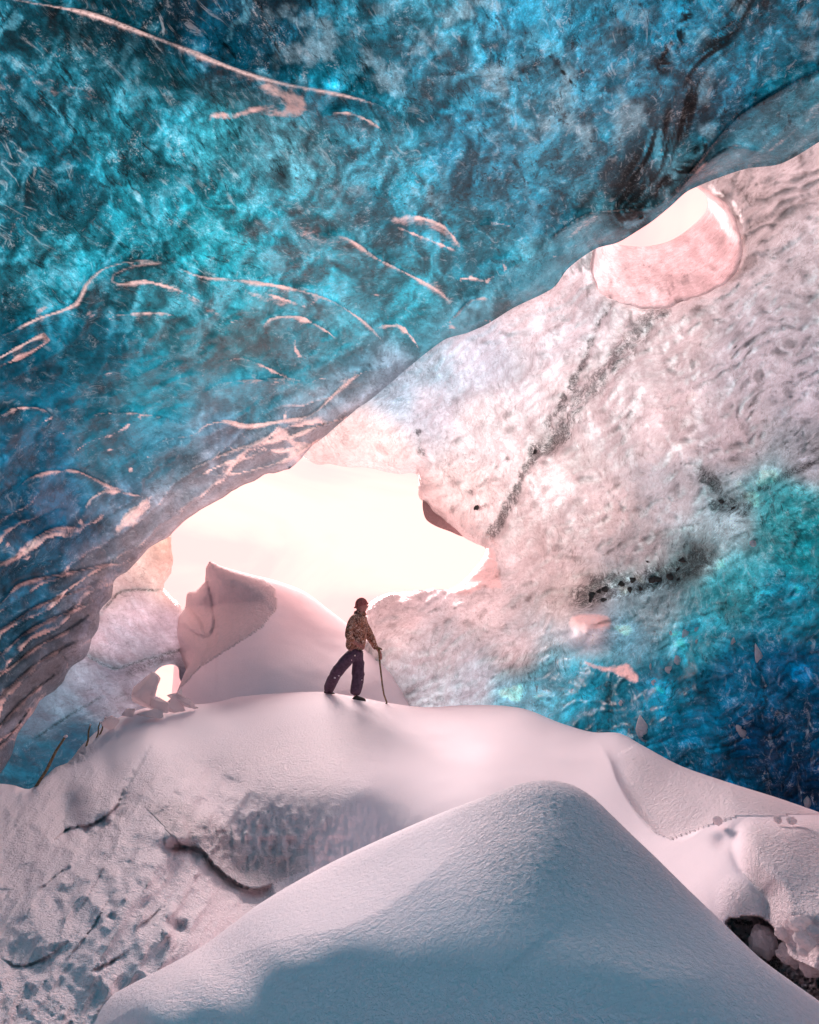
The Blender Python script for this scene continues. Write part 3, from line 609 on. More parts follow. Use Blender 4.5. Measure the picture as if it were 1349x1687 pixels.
def B_post(X, Y, D, V):
    dO, sO, _ = pdist(open_line, X, Y, 120)
    s = np.clip(dO / 34.0, 0, 1); dd = np.where(dO < 34, .4 * (1 - np.sqrt(np.clip(1 - (1 - s) ** 2, 0, 1))), 0)
    dH, _, _ = pdist(np.vstack([HOLE, HOLE[:1]]), X, Y, 120)
    s = np.clip(dH / 16.0, 0, 1); dd = dd + np.where(dH < 16, .3 * (1 - np.sqrt(np.clip(1 - (1 - s) ** 2, 0, 1))), 0)
    dd = dd - .18 * np.exp(-((dH - 22) / 22) ** 2) * (dH < 100)
    vein = np.zeros_like(X); frost_glint = np.zeros_like(X)
    for pl, r, k in B_veins:
        d, sd, u = pdist(pl, X, Y, 100); v_ = np.exp(-((d + 6 * vnoise(np.stack([X / 12, Y / 12], -1), 111)) / r) ** 2) * (d < 99)
        vein = np.maximum(vein, k * v_); dd = dd + .10 * k * v_ * (d < 90)
    # the pale pillow bulging out of the wall and the dirty shelf above it
    pil = np.exp(-(((X - 972) / 40) ** 4 + ((Y - 1040) / 32) ** 4)); dd = dd - .6 * pil
    for (cx, cy_, rx, ry, am) in [(1040, 965, 95, 26, .35), (1190, 835, 50, 26, .2), (930, 720, 70, 30, .15), (1100, 760, 180, 30, .15), (900, 900, 160, 40, .12)]:
        dd = dd + am * np.exp(-(((X - cx) / rx) ** 2 + ((Y - cy_ + .25 * (X - cx)) / ry) ** 2)) * (.7 + .6 * fbm(np.stack([X / 26, Y / 18], -1), 3, 113))
    for pg, ff in B_patch:
        pg = catmull(pg, 10, True); d, _, _ = pdist(np.vstack([pg, pg[:1]]), X, Y, 60); ins = inside(pg, X, Y)
        sd = np.where(ins, d, -d) + 5 * fbm(np.stack([X / 14, Y / 14], -1), 3, 115); frost_glint = np.maximum(frost_glint, ff * sst(-8, 8, sd))
    frost_glint = np.maximum(frost_glint, .9 * sst(.25, .8, pil) * sst(1056, 1020, Y + 8 * fbm(np.stack([X / 20, Y / 20], -1), 2, 3)))
    # dimpled and combed relief
    wp = np.stack([X + 22 * fbm(np.stack([X / 70, Y / 70], -1), 3, 121), Y + 22 * fbm(np.stack([X / 70, Y / 70], -1), 3, 123)], -1)
    a_ = np.radians(-24); q = np.stack([(wp[:, 0] * np.cos(a_) + wp[:, 1] * np.sin(a_)) / 34, (-wp[:, 0] * np.sin(a_) + wp[:, 1] * np.cos(a_)) / 21], -1)
    f1, f2, cid = voro(q, 13); dd = dd + .15 * (f1 - .4) * (.3 + cid)
    rg = fbm(np.stack([q[:, 0] * .55, q[:, 1] * 1.2], -1), 4, 125, .6, True); dd = dd - .11 * rg
    dd = dd + .30 * fbm(V * .55, 3, 127) + .03 * fbm(V * 6, 2, 129)
    V = P(X, Y, D + dd)
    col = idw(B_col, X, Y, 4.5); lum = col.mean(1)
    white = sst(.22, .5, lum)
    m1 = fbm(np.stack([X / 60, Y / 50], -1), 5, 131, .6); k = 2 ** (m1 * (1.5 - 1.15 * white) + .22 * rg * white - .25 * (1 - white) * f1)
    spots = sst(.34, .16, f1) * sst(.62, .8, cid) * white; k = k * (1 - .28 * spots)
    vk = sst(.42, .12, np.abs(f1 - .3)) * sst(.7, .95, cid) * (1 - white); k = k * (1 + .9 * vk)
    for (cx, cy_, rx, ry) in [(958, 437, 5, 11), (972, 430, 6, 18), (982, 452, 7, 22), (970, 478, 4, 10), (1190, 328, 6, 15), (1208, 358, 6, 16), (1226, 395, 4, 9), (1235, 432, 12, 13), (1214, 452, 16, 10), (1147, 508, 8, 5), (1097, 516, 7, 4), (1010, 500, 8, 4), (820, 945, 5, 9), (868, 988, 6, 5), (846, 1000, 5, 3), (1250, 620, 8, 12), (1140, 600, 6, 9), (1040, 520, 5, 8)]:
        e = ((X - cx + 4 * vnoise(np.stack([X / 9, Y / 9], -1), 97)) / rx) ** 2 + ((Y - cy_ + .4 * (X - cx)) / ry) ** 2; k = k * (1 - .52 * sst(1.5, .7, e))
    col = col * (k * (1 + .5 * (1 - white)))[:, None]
    con = .50 - .25 * white
    fl = V.copy() + .35 * np.stack([fbm(V * .8, 2, 141), fbm(V * .8, 2, 143), fbm(V * .8, 2, 145)], -1)
    fxa = np.stack([np.clip(frost_glint, 0, 1), np.clip(vein, 0, 1), con, np.ones_like(X)], -1)
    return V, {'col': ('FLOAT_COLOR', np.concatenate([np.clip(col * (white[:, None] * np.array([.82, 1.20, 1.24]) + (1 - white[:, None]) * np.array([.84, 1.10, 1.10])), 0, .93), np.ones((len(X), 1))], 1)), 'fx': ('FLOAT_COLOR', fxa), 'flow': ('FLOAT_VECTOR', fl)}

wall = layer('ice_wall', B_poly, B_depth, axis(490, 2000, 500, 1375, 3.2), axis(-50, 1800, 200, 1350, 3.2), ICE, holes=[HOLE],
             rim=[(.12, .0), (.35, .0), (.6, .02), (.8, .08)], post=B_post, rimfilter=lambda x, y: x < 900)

# the melt tube behind the upper hole
def tube():
    front = HOLE; n = len(front); ang_f = np.arctan2(front[:, 1] - 410, front[:, 0] - 1100)
    back = catmull([(1008, 395), (1022, 403), (1062, 406), (1105, 396), (1142, 371), (1164, 345), (1163, 322), (1145, 308), (1110, 290), (1060, 298), (1022, 345)], 4, True)
    cb = back.mean(0); o = []
    order = np.argsort(np.arctan2(back[:, 1] - 352, back[:, 0] - 1090)); th = np.arctan2(back[order, 1] - 352, back[order, 0] - 1090); bx = back[order]
    K = 22; ts = np.linspace(0, 1, K); NA = 150; A = np.linspace(-np.pi, np.pi, NA, endpoint=False)
    fo = np.argsort(ang_f); fx_ = np.interp(A, ang_f[fo], front[fo, 0], period=2 * np.pi); fy_ = np.interp(A, ang_f[fo], front[fo, 1], period=2 * np.pi)
    bx_ = np.interp(A, th, bx[:, 0], period=2 * np.pi); by_ = np.interp(A, th, bx[:, 1], period=2 * np.pi)
    D0 = B_depth(fx_, fy_) + .06; X = []; Y = []; D = []
    for t in ts:
        e = 1 - (1 - t) ** 1.6
        X.append(fx_ * (1 - e) + bx_ * e); Y.append(fy_ * (1 - e) + by_ * e); D.append(D0 * (1 - t) + (13.2 + 3.2) * t)
    X = np.array(X).ravel(); Y = np.array(Y).ravel(); D = np.array(D).ravel(); V = P(X, Y, D)
    T = np.repeat(ts, NA); D = D + .30 * fbm(V * 1.0, 3, 151) * np.sin(np.pi * T); V = P(X, Y, D)
    idx = np.arange(K * NA).reshape(K, NA)
    q = np.stack([idx[:-1], idx[1:], np.roll(idx, -1, 1)[1:], np.roll(idx, -1, 1)[:-1]], -1).reshape(-1, 4)
    m = 2.4 * fbm(np.stack([X / 22, Y / 22], -1), 4, 153, .6); col = lin((208, 208, 212)) * (2 ** (.35 * m))[:, None]
    spot = sst(.38, .5, fbm(np.stack([X / 16, Y / 20], -1), 3, 155)) * sst(.35, .1, T)
    col = col * (1 - .6 * spot)[:, None]
    fxa = np.stack([T * 0, T * 0, T * 0 + .24, T * 0 + 1], -1)
    o = mesh_obj('melt_tube', V, q, ICE, parent=wall, attrs={'col': ('FLOAT_COLOR', np.concatenate([np.clip(col, 0, .93), np.ones((len(X), 1))], 1)), 'fx': ('FLOAT_COLOR', fxa), 'flow': ('FLOAT_VECTOR', V)})
tube()

# ==================================================================== FAR LEFT ICE WALL
C_poly = catmull([(300, 845), (285, 872), (281, 900), (284, 925), (277, 950), (268, 962), (276, 975), (292, 990), (300, 1004), (305, 1040), (350, 1080), (330, 1200), (160, 1300), (-40, 1330), (-60, 1200), (60, 1050), (120, 920), (220, 850)], 6, True)
C_poly = C_poly + np.stack([fbm(C_poly / 12, 3, 161), fbm(C_poly / 12, 3, 163)], -1) * 4 * sst(200, 260, C_poly[:, :1])
GAP = catmull([(243, 1126), (262, 1100), (280, 1094), (293, 1098), (298, 1122), (330, 1130), (290, 1165), (262, 1150), (246, 1140)], 6, True)
C_depth = tps([(285, 900, 17.5), (200, 960, 15.6), (290, 1000, 17), (150, 1080, 14.0), (300, 1080, 16.2), (100, 1180, 12.8), (20, 1250, 11.6), (200, 1180, 13.8), (-60, 1250, 11), (300, 1200, 15)], .001)
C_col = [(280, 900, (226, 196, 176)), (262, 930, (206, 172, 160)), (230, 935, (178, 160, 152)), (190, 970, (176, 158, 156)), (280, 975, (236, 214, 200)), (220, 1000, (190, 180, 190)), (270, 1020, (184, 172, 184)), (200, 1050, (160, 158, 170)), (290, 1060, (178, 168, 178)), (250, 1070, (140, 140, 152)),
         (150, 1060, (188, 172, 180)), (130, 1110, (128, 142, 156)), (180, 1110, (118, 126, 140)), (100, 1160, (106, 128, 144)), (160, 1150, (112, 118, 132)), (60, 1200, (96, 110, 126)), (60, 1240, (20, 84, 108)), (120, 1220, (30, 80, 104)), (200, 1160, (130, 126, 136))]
c_crk = [(catmull([(130, 1070), (152, 1085), (190, 1102), (215, 1094), (300, 1070)], 8), .22), (catmull([(175, 1000), (200, 975), (260, 972)], 8), .14), (catmull([(60, 1215), (120, 1175), (165, 1150)], 8), .06)]
def C_post(X, Y, D, V):
    d0, _, _ = pdist(np.vstack([C_poly, C_poly[:1]]), X, Y, 60); s = np.clip(d0 / 14, 0, 1); dd = np.where(d0 < 14, .4 * (1 - np.sqrt(np.clip(1 - (1 - s) ** 2, 0, 1))), 0)
    vein = np.zeros_like(X)
    for pl, a in c_crk:
        d, sd, u = pdist(pl, X, Y, 60); dd = dd + a * np.where(sd < 0, 1, -.3) * np.exp(-d / 14) * (d < 60); vein = np.maximum(vein, .7 * np.exp(-(d / 3.0) ** 2))
    dd = dd + .2 * fbm(V * .8, 4, 171) + .04 * fbm(V * 5, 3, 173, .6)
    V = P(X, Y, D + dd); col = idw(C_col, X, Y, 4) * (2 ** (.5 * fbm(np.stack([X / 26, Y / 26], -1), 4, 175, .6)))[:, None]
    d, _, _ = pdist(np.array([(215, 1108), (250, 1090), (285, 1078)]), X, Y, 60); vein = np.maximum(vein, .5 * np.exp(-(d / 12) ** 2))
    fxa = np.stack([0 * X, vein, 0 * X + .20, 0 * X + 1], -1)
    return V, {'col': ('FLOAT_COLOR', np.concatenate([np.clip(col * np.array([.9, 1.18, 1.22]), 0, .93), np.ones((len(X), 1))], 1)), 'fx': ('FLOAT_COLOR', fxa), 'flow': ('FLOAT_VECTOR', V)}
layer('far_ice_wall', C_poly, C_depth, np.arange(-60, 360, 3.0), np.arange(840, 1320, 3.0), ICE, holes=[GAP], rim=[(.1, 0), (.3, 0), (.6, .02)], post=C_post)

# ==================================================================== unseen vault around the camera, added to cast teal fill on the snow
def fill_vault():
    nu, nv = 110, 80; az = np.linspace(0, 2 * np.pi, nu, endpoint=False); th = np.linspace(math.radians(54), math.radians(172), nv)
    A_, T_ = np.meshgrid(az, th); fx_, ft = np.cos(A_), np.sin(A_)
    dirs = np.cos(T_)[..., None] * FWD + np.sin(T_)[..., None] * (fx_[..., None] * RT + ft[..., None] * UP)
    r = 1 / np.sqrt((dirs[..., 0] / 7.5) ** 2 + (dirs[..., 1] / 8.5) ** 2 + (dirs[..., 2] / 6.6) ** 2)
    V = dirs * r[..., None]; V = V * (1 + .05 * fbm(V * .5, 3, 301))[..., None]
    idx = np.arange(nu * nv).reshape(nv, nu); q = np.stack([idx[:-1], np.roll(idx, -1, 1)[:-1], np.roll(idx, -1, 1)[1:], idx[1:]], -1).reshape(-1, 4)
    Vf = V.reshape(-1, 3); cc = Vf[q].mean(1); q = q[(cc[:, 2] > -3.2)]
    col = lin((2, 128, 156)) * (2 ** (1.2 * fbm(Vf * .9, 4, 303, .6)))[:, None]
    one = np.ones(len(Vf))
    o = mesh_obj('fill_ice_vault', Vf, q, ICE, attrs={'col': ('FLOAT_COLOR', np.concatenate([np.clip(col * 1.5, 0, .9), one[:, None]], 1)), 'fx': ('FLOAT_COLOR', np.stack([0 * one, 0 * one, .4 * one, one], -1)), 'flow': ('FLOAT_VECTOR', Vf)})
    o['kind'] = 'structure'
fill_vault()

# ==================================================================== SNOW
def snow_layer(name, sil, bottom, ctrl, xs, ys, curls, relief, rim, mat=SNOW, lam=.0005, kind='structure', closed=None):
    line = catmull(sil, 6)
    poly = np.vstack([line, bottom]) if closed is None else closed
    dep = tps(ctrl, lam)
    def post(X, Y, D, V):
        d0, _, _ = pdist(line, X, Y, 400)
        dd = 0 * X
        wd, h = curls
        wd = np.interp(X, *wd) if isinstance(wd, tuple) else wd; h = np.interp(X, *h) if isinstance(h, tuple) else h
        s = np.clip(d0 / wd, 0, 1); dd = dd + np.where(d0 < wd, h * (1 - np.sqrt(np.clip(1 - (1 - s) ** 2, 0, 1))), 0)
        r, rough, darken = relief(X, Y, V, d0)
        V = P(X, Y, D + dd + r)
        return V, {'rough': ('FLOAT', rough), 'darken': ('FLOAT', darken)}
    top = lambda x, y: pdist(line, x, y)[0] < 8
    o = layer(name, poly, dep, xs, ys, mat, rim=rim, post=post, rimfilter=top, kind=kind)
    return o, dep, line

# --- distant drift with the wind-cut fin
far_sil = [(238, 1190), (285, 1150), (306, 1104), (322, 1078), (308, 1064), (293, 1046), (295, 1014), (305, 1000), (309, 976), (322, 974), (334, 962), (341, 955), (339, 935), (345, 925), (360, 931), (375, 936), (420, 948), (455, 957), (500, 974), (540, 1003), (580, 1034), (620, 1066), (660, 1110), (702, 1163), (740, 1200)]
def far_rel(X, Y, V, d0):
    # the fin's shaded face ends at a soft rib running down its right side
    rib = catmull([(350, 918), (420, 944), (452, 968), (456, 1000), (430, 1034), (380, 1066), (330, 1098), (290, 1140)], 8); d, sd, u = pdist(rib, X, Y, 500)
    face = inside(np.array([(340, 920), (350, 918), (420, 944), (452, 968), (456, 1000), (430, 1034), (380, 1066), (330, 1098), (290, 1140), (230, 1180), (270, 1000), (330, 930)], float), X, Y)
    r = np.where(face, -d * .011, 0)                       # steps back to the left
    r = np.where(face, (d - 9 * (1 - np.exp(-d / 9))) * .014, 0)
    for pl, a in [(catmull([(341, 955), (350, 1000), (352, 1030), (340, 1050), (318, 1040)], 6), .35), (catmull([(309, 985), (312, 1000), (328, 1020), (338, 1046)], 6), .3), (catmull([(352, 1030), (346, 1062), (330, 1096)], 6), .25)]:
        d2, s2, _ = pdist(pl, X, Y, 80); r = r + .3 * a * np.where(s2 > 0, np.exp(-d2 / 14.0), np.exp(-d2 / 2.0)) * (X < 356)
    r = r - .3 * np.exp(-(((X - 314) / 17) ** 2 + ((Y - 1035) / 28) ** 2)) - .25 * np.exp(-(((X - 330) / 14) ** 2 + ((Y - 985) / 18) ** 2))
    r = r + .05 * fbm(V * 1.2, 3, 201) + .03 * face * fbm(np.stack([X / 5, Y / 5], -1), 2, 203)
    return r, np.where(face, 1.3, .12), 0 * X
far_drift, _, _ = snow_layer('distant_snow_drift', far_sil, [(760, 1260), (200, 1260)], [(345, 925, 15.6), (420, 950, 15.4), (500, 974, 16.6), (580, 1034, 16.0), (702, 1163, 13.9), (455, 1000, 15.5), (450, 1100, 13.2), (600, 1130, 13.0), (300, 1140, 13.6), (380, 1066, 14.3), (300, 1000, 15.5), (500, 1200, 12.0), (230, 1230, 13)],
    np.arange(220, 760, 2.6), np.arange(915, 1230, 2.6), (40.0, ([200, 340, 360, 440, 500, 700], [.5, .3, .6, 1.2, 1.6, .8])), far_rel, [(.3, -.05), (.9, -.5), (2, -2), (2.5, -4)])

# --- main drift the person stands on, running down to both sides
mid_sil = [(-500, 1330), (-200, 1300), (-40, 1290), (20, 1293), (48, 1300), (70, 1284), (92, 1264), (112, 1256), (135, 1228), (165, 1200), (200, 1180), (240, 1166), (280, 1162), (330, 1160), (360, 1156), (400, 1146), (470, 1136), (530, 1137), (560, 1142), (600, 1150), (640, 1158), (700, 1165), (760, 1162), (820, 1162), (868, 1169), (920, 1190), (975, 1206), (1020, 1208), (1060, 1229), (1120, 1261), (1200, 1289), (1280, 1314), (1349, 1338), (1500, 1395), (2000, 1600)]
M_ctrl = [(580, 1150, 11.6), (470, 1137, 12.2), (700, 1165, 11.6), (820, 1162, 11.2), (975, 1207, 9.4), (1060, 1230, 8.2), (1200, 1289, 6.6), (1349, 1338, 5.8), (1700, 1480, 4.2), (580, 1220, 9.4), (600, 1300, 7.6), (500, 1230, 9.2), (800, 1240, 8.8), (800, 1330, 7.0), (350, 1200, 10.2), (300, 1162, 11.8), (240, 1230, 9.4), (150, 1215, 10.6),
          (350, 1290, 8.3), (450, 1300, 7.9), (300, 1330, 7.2), (450, 1380, 7.2), (600, 1350, 7.2), (400, 1430, 6.8), (650, 1400, 6.8), (200, 1400, 6.2), (100, 1300, 8.6), (0, 1295, 8.4), (0, 1400, 6.6), (100, 1500, 5.2), (300, 1450, 5.9), (300, 1560, 4.9), (0, 1687, 3.9), (200, 1680, 4.1), (-300, 1500, 5), (100, 1600, 4.5),
          (1000, 1300, 7.4), (1060, 1380, 6.2), (1150, 1340, 6.2), (1100, 1280, 7.4), (1200, 1400, 5.2), (1200, 1480, 4.7), (1300, 1400, 5.0), (1300, 1500, 4.4), (1349, 1600, 3.8), (1280, 1600, 4.2), (1600, 1700, 3.2), (900, 1450, 6.0), (300, 1800, 3.6), (1349, 1750, 3.4)]
def mid_rel(X, Y, V, d0):
    r = .04 * fbm(V * .9, 3, 211)
    rough = np.full_like(X, .05); darken = 0 * X
    # undercut on the left: the dune's steep shaded flank and the crusted hollow beneath
    L1 = sst(640, 520, X + .5 * (Y - 1300)) * sst(1190, 1290, Y + .25 * (X - 300))
    rough = np.maximum(rough, .65 * L1)
    # jagged lower lip
    lip = catmull([(282, 1375), (300, 1392), (330, 1398), (352, 1425), (385, 1452), (420, 1466), (450, 1455)], 6); d, sd, u = pdist(lip, X, Y, 130)
    dn = np.maximum(d + 14 * fbm(np.stack([X / 14, Y / 14], -1), 3, 213), 0)
    r = r + np.where(sd < 0, .17 * np.exp(-dn / 30), -.05 * np.exp(-dn / 26)) * (d < 120) * sst(0, .1, u) * sst(1, .93, u)
    rough = np.maximum(rough, 1.6 * sst(95, 30, d) * (sd > 0))
    # hanging frost feathers above that lip
    hang = np.exp(-(((X - 450) / 150) ** 2 + ((Y - 1385) / 52) ** 2)); cmb = fbm(np.stack([X / 9, Y / 34], -1), 3, 215, .6, True)
    r = r - .07 * hang * cmb - .06 * hang * fbm(np.stack([X / 14, Y / 14], -1), 3, 217)
    nub = lambda cx, cy_, rx, ry, a: -a * np.sqrt(np.clip(1 - ((X - cx) / rx) ** 2 - ((Y - cy_) / ry) ** 2, 0, 1))
    r = r + nub(298, 1372, 15, 24, .18) + nub(282, 1384, 12, 14, .10) + .3 * np.exp(-(((X - 296) / 22) ** 2 + ((Y - 1396) / 9) ** 2))
    # lower left: crusts, ledges, holes
    LL = sst(1230, 1330, Y + .05 * X) * sst(470, 330, X + .35 * (Y - 1400))
    a_ = np.radians(-58); q1 = X * np.cos(a_) + Y * np.sin(a_); q2 = -X * np.sin(a_) + Y * np.cos(a_)
    lg = fbm(np.stack([q1 / 110, q2 / 42], -1), 3, 219, .5, True); r = r - .11 * LL * lg - .006 * LL * fbm(np.stack([X / 15, Y / 15], -1), 3, 221)
    rough = np.maximum(rough, LL * (.45 + .3 * lg))
    g1_, g2_, gc = voro(np.stack([(q1 + 14 * fbm(np.stack([X / 30, Y / 30], -1), 2, 233)) / 44, (q2 + 14 * fbm(np.stack([X / 30, Y / 30], -1), 2, 235)) / 24], -1), 41)
    r = r - .05 * LL * np.exp(-(g1_ / .42) ** 2) * sst(.3, .9, gc)
    for pts, a, wd in [([(215, 1330), (190, 1352), (165, 1368), (140, 1390)], .35, 14), ([(250, 1225), (215, 1290), (200, 1310)], .15, 6), ([(85, 1390), (110, 1366), (150, 1358), (190, 1330), (203, 1300)], .40, 12), ([(60, 1470), (100, 1436), (130, 1420)], .10, 12),
                       ([(5, 1580), (30, 1592), (70, 1580), (100, 1560)], .18, 14), ([(130, 1500), (165, 1440), (185, 1392)], .10, 7), ([(110, 1580), (150, 1530), (180, 1480)], .12, 9), ([(150, 1600), (190, 1580), (205, 1570)], .16, 8)]:
        pl = catmull(pts, 8); d, sd, u = pdist(pl, X, Y, 80); dn = d + 7 * fbm(np.stack([X / 12, Y / 12], -1), 3, 223)
        r = r + .55 * a * np.exp(-np.maximum(dn, 0) / wd) * (d < 80) * np.where(sd < 0, 1, .25) * np.sqrt(np.clip(np.sin(np.pi * np.clip(u, .01, .99)), 0, 1))
    r = r + .25 * np.exp(-(((X - 112) / 20) ** 2 + ((Y - 1340) / 34) ** 2)) - .10 * np.exp(-(((X - 155) / 28) ** 2 + ((Y - 1310) / 40) ** 2)) + .08 * np.exp(-(((X - 175) / 16) ** 2 + ((Y - 1265) / 30) ** 2))
    for cx, cy_, rx, ry, a in [(292, 1530, 14, 13, .30), (183, 1510, 5, 6, .10), (213, 1422, 7, 4, .08)]:
        r = r + .6 * a * np.exp(-(((X - cx + 3 * vnoise(np.stack([X / 6, Y / 6], -1), 9)) / rx) ** 2 + ((Y - cy_) / ry) ** 2) ** 1.5)
    r = r + nub(276, 1536, 9, 8, .10)
    # bottom-left rubble and flat lit snow at the far left
    rub = sst(1640, 1665, Y) * sst(240, 120, X); r = r - .012 * rub * fbm(np.stack([X / 7, Y / 7], -1), 3, 225, .6, True)
    # strip of crumbled snow between the main drift and the far left ice
    rub2 = sst(14, 4, np.abs(Y - 1262 + .42 * (X - 70)) * .5) * sst(170, 130, X) * sst(5, 30, X); r = r - .10 * rub2 * fbm(np.stack([X / 6, Y / 6], -1), 3, 227, .6, True); rough = np.maximum(rough, rub2)
    # right side: wind lip
    lip2 = catmull([(975, 1206), (1003, 1250), (1018, 1290), (1045, 1335), (1080, 1372), (1105, 1383), (1135, 1380), (1160, 1362), (1185, 1350), (1215, 1345)], 6); d, sd, u = pdist(lip2, X, Y, 220)
    r = r + np.where(sd > 0, .26 * sst(0, .25, u) * sst(1, .84, u) * (1 - np.exp(-d / 8.0)) * np.exp(-d / 75), 0) * (d < 215)
    r = r + np.where(sd <= 0, .10 * sst(0, .2, u) * np.exp(-(d / 45) ** 2), 0) * 0
    R1 = sst(1000, 1060, X) * sst(1215, 1260, Y - .33 * (X - 1050)) ; below = inside(np.array([(1003, 1250), (1045, 1335), (1080, 1372), (1105, 1383), (1160, 1362), (1215, 1345), (1400, 1340), (1400, 1300), (1100, 1200)], float), X, Y)
    rough = np.maximum(rough, .75 * R1 * below)
    # second lobe, bulging up on the right
    lob = catmull([(1290, 1340), (1245, 1345), (1215, 1358), (1207, 1385), (1206, 1400), (1220, 1432), (1240, 1455), (1250, 1468), (1262, 1480), (1262, 1520)], 6); d, sd, u = pdist(lob, X, Y, 240)
    rgt = (X > np.interp(Y, lob[:, 1], lob[:, 0])) & (Y > 1338)
    r = r - np.where(rgt, .22 * sst(0, 42, d), 0) * sst(1336, 1372, Y) * (d < 235) * sst(1560, 1500, Y)
    r = r + .035 * np.exp(-(d / 7.0) ** 2) * sst(1345, 1365, Y)
    rough = np.maximum(rough, rgt * sst(1210, 1250, X) * 1.1 * sst(1335, 1380, Y))
    tri = np.exp(-(((X - 1192) / 16) ** 2 + ((Y - 1385) / 14) ** 2)); r = r + .10 * tri
    # dark undercut with snow balls
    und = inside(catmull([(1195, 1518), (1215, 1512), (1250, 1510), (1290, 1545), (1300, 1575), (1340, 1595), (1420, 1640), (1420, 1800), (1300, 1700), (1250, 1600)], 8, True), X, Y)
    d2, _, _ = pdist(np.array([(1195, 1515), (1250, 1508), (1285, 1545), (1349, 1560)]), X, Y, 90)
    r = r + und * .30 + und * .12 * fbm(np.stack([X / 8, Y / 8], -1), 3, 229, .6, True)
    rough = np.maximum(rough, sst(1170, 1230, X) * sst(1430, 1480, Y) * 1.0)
    darken = und * sst(.0, .25, fbm(np.stack([X / 16, Y / 10], -1), 4, 231) + .18) * sst(1700, 1640, Y) * .95  # undercut coloured near black in noisy patches
    return r, rough, darken
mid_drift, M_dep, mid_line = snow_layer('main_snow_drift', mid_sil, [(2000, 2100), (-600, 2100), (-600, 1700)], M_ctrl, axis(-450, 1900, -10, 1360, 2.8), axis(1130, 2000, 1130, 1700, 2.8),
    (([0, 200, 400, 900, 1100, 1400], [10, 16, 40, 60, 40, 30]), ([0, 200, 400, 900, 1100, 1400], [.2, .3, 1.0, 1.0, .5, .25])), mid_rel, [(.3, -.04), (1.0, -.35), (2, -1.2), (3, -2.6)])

# --- foreground drift
fg_sil = [(-500, 2000), (-100, 1800), (100, 1690), (130, 1672), (200, 1632), (330, 1562), (430, 1488), (540, 1424), (650, 1372), (740, 1334), (810, 1308), (850, 1293), (885, 1286), (915, 1286), (945, 1294), (975, 1312), (1005, 1340), (1040, 1374), (1085, 1417), (1130, 1462), (1180, 1510), (1250, 1578), (1300, 1616), (1349, 1651), (1600, 1830), (1900, 2100)]
G_ctrl = [(885, 1288, 4.4), (740, 1335, 4.9), (540, 1424, 5.1), (330, 1560, 4.8), (130, 1672, 4.4), (1005, 1340, 4.1), (1180, 1510, 3.52), (1349, 1650, 3.25), (890, 1330, 4.12), (900, 1400, 3.69), (900, 1500, 3.30), (900, 1687, 2.8), (1150, 1600, 2.9), (1300, 1687, 2.78),
          (800, 1370, 4.1), (700, 1440, 4.0), (600, 1500, 3.86), (800, 1500, 3.42), (650, 1510, 3.72), (560, 1534, 3.68), (450, 1564, 3.64), (330, 1612, 3.54), (240, 1655, 3.47), (560, 1620, 3.40), (450, 1650, 3.42), (330, 1690, 3.38), (650, 1687, 3.1), (720, 1600, 3.2), (1100, 2000, 2.6), (500, 2000, 2.8), (-100, 1900, 3.3)]
def fg_rel(X, Y, V, d0):
    r = .012 * fbm(V * 1.6, 3, 241)
    # soft ridge: pink side up and behind, blue side facing the camera
    rd = catmull([(60, 1760), (230, 1655), (330, 1600), (420, 1560), (490, 1540), (560, 1528), (640, 1492), (720, 1430), (800, 1360), (860, 1310)], 8); d, sd, u = pdist(rd, X, Y, 200)
    r = r - .10 * np.exp(-d / 60) * (d < 200) * sst(1, .75, u)
    gr = sst(700, 860, X) * sst(1600, 1380, Y)
    # crystal clots on the crest
    cl, _, cid = voro(np.stack([X / 9, Y / 7], -1), 31); r = r - .013 * np.exp(-(cl / .22) ** 2) * sst(.45, .95, cid) * sst(720, 900, X) * sst(1640, 1330, Y)
    rough = .22 + .5 * gr + .2 * sst(1500, 1600, Y)
    return r, rough, 0 * X
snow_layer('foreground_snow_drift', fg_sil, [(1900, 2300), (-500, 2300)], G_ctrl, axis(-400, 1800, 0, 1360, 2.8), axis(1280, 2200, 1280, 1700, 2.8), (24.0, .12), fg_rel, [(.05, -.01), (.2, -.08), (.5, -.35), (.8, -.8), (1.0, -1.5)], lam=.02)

# --- snow field outside and beneath everything
m_ = 600.0
g = mesh_obj('snow_ground', [(-m_, -m_, -4.2), (m_, -m_, -4.2), (m_, m_, -4.2), (-m_, m_, -4.2)], [(0, 1, 2, 3)], SNOW); g['kind'] = 'structure'
# ==================================================================== THINGS
bpy.context.view_layer.update()
DG = bpy.context.evaluated_depsgraph_get()
def hit(x, y):
    """the surface seen at a photo pixel: point, normal, distance along the view axis"""
    d = pv(x, y, 1.0); ok, loc, nor, _, _, _ = SC.ray_cast(DG, Vector((0, 0, 0)), d.normalized())
    return loc, nor, loc.length / d.length

def simple(name, color, rough=.8, bump=0.0, scale=30, var=.25):
    m = NT(name); g = m.n('ShaderNodeTexCoord').outputs['Object']
    n = m.noise(g, scale, 5, .6).outputs['Fac']
    c = m.mix(m.ss(n, .3, .7), tuple(v * (1 - var) for v in color) + (1,), tuple(min(1, v * (1 + var)) for v in color) + (1,))
    b = m.n('ShaderNodeBsdfPrincipled'); m.l(c, b.inputs['Base Color']); b.inputs['Roughness'].default_value = rough
    if bump:
        bp = m.n('ShaderNodeBump'); bp.inputs['Strength'].default_value = .8; bp.inputs['Distance'].default_value = bump; m.l(n, bp.inputs['Height']); m.l(bp.outputs[0], b.inputs['Normal'])
    m.l(b.outputs[0], m.out.inputs[0]); return m.m

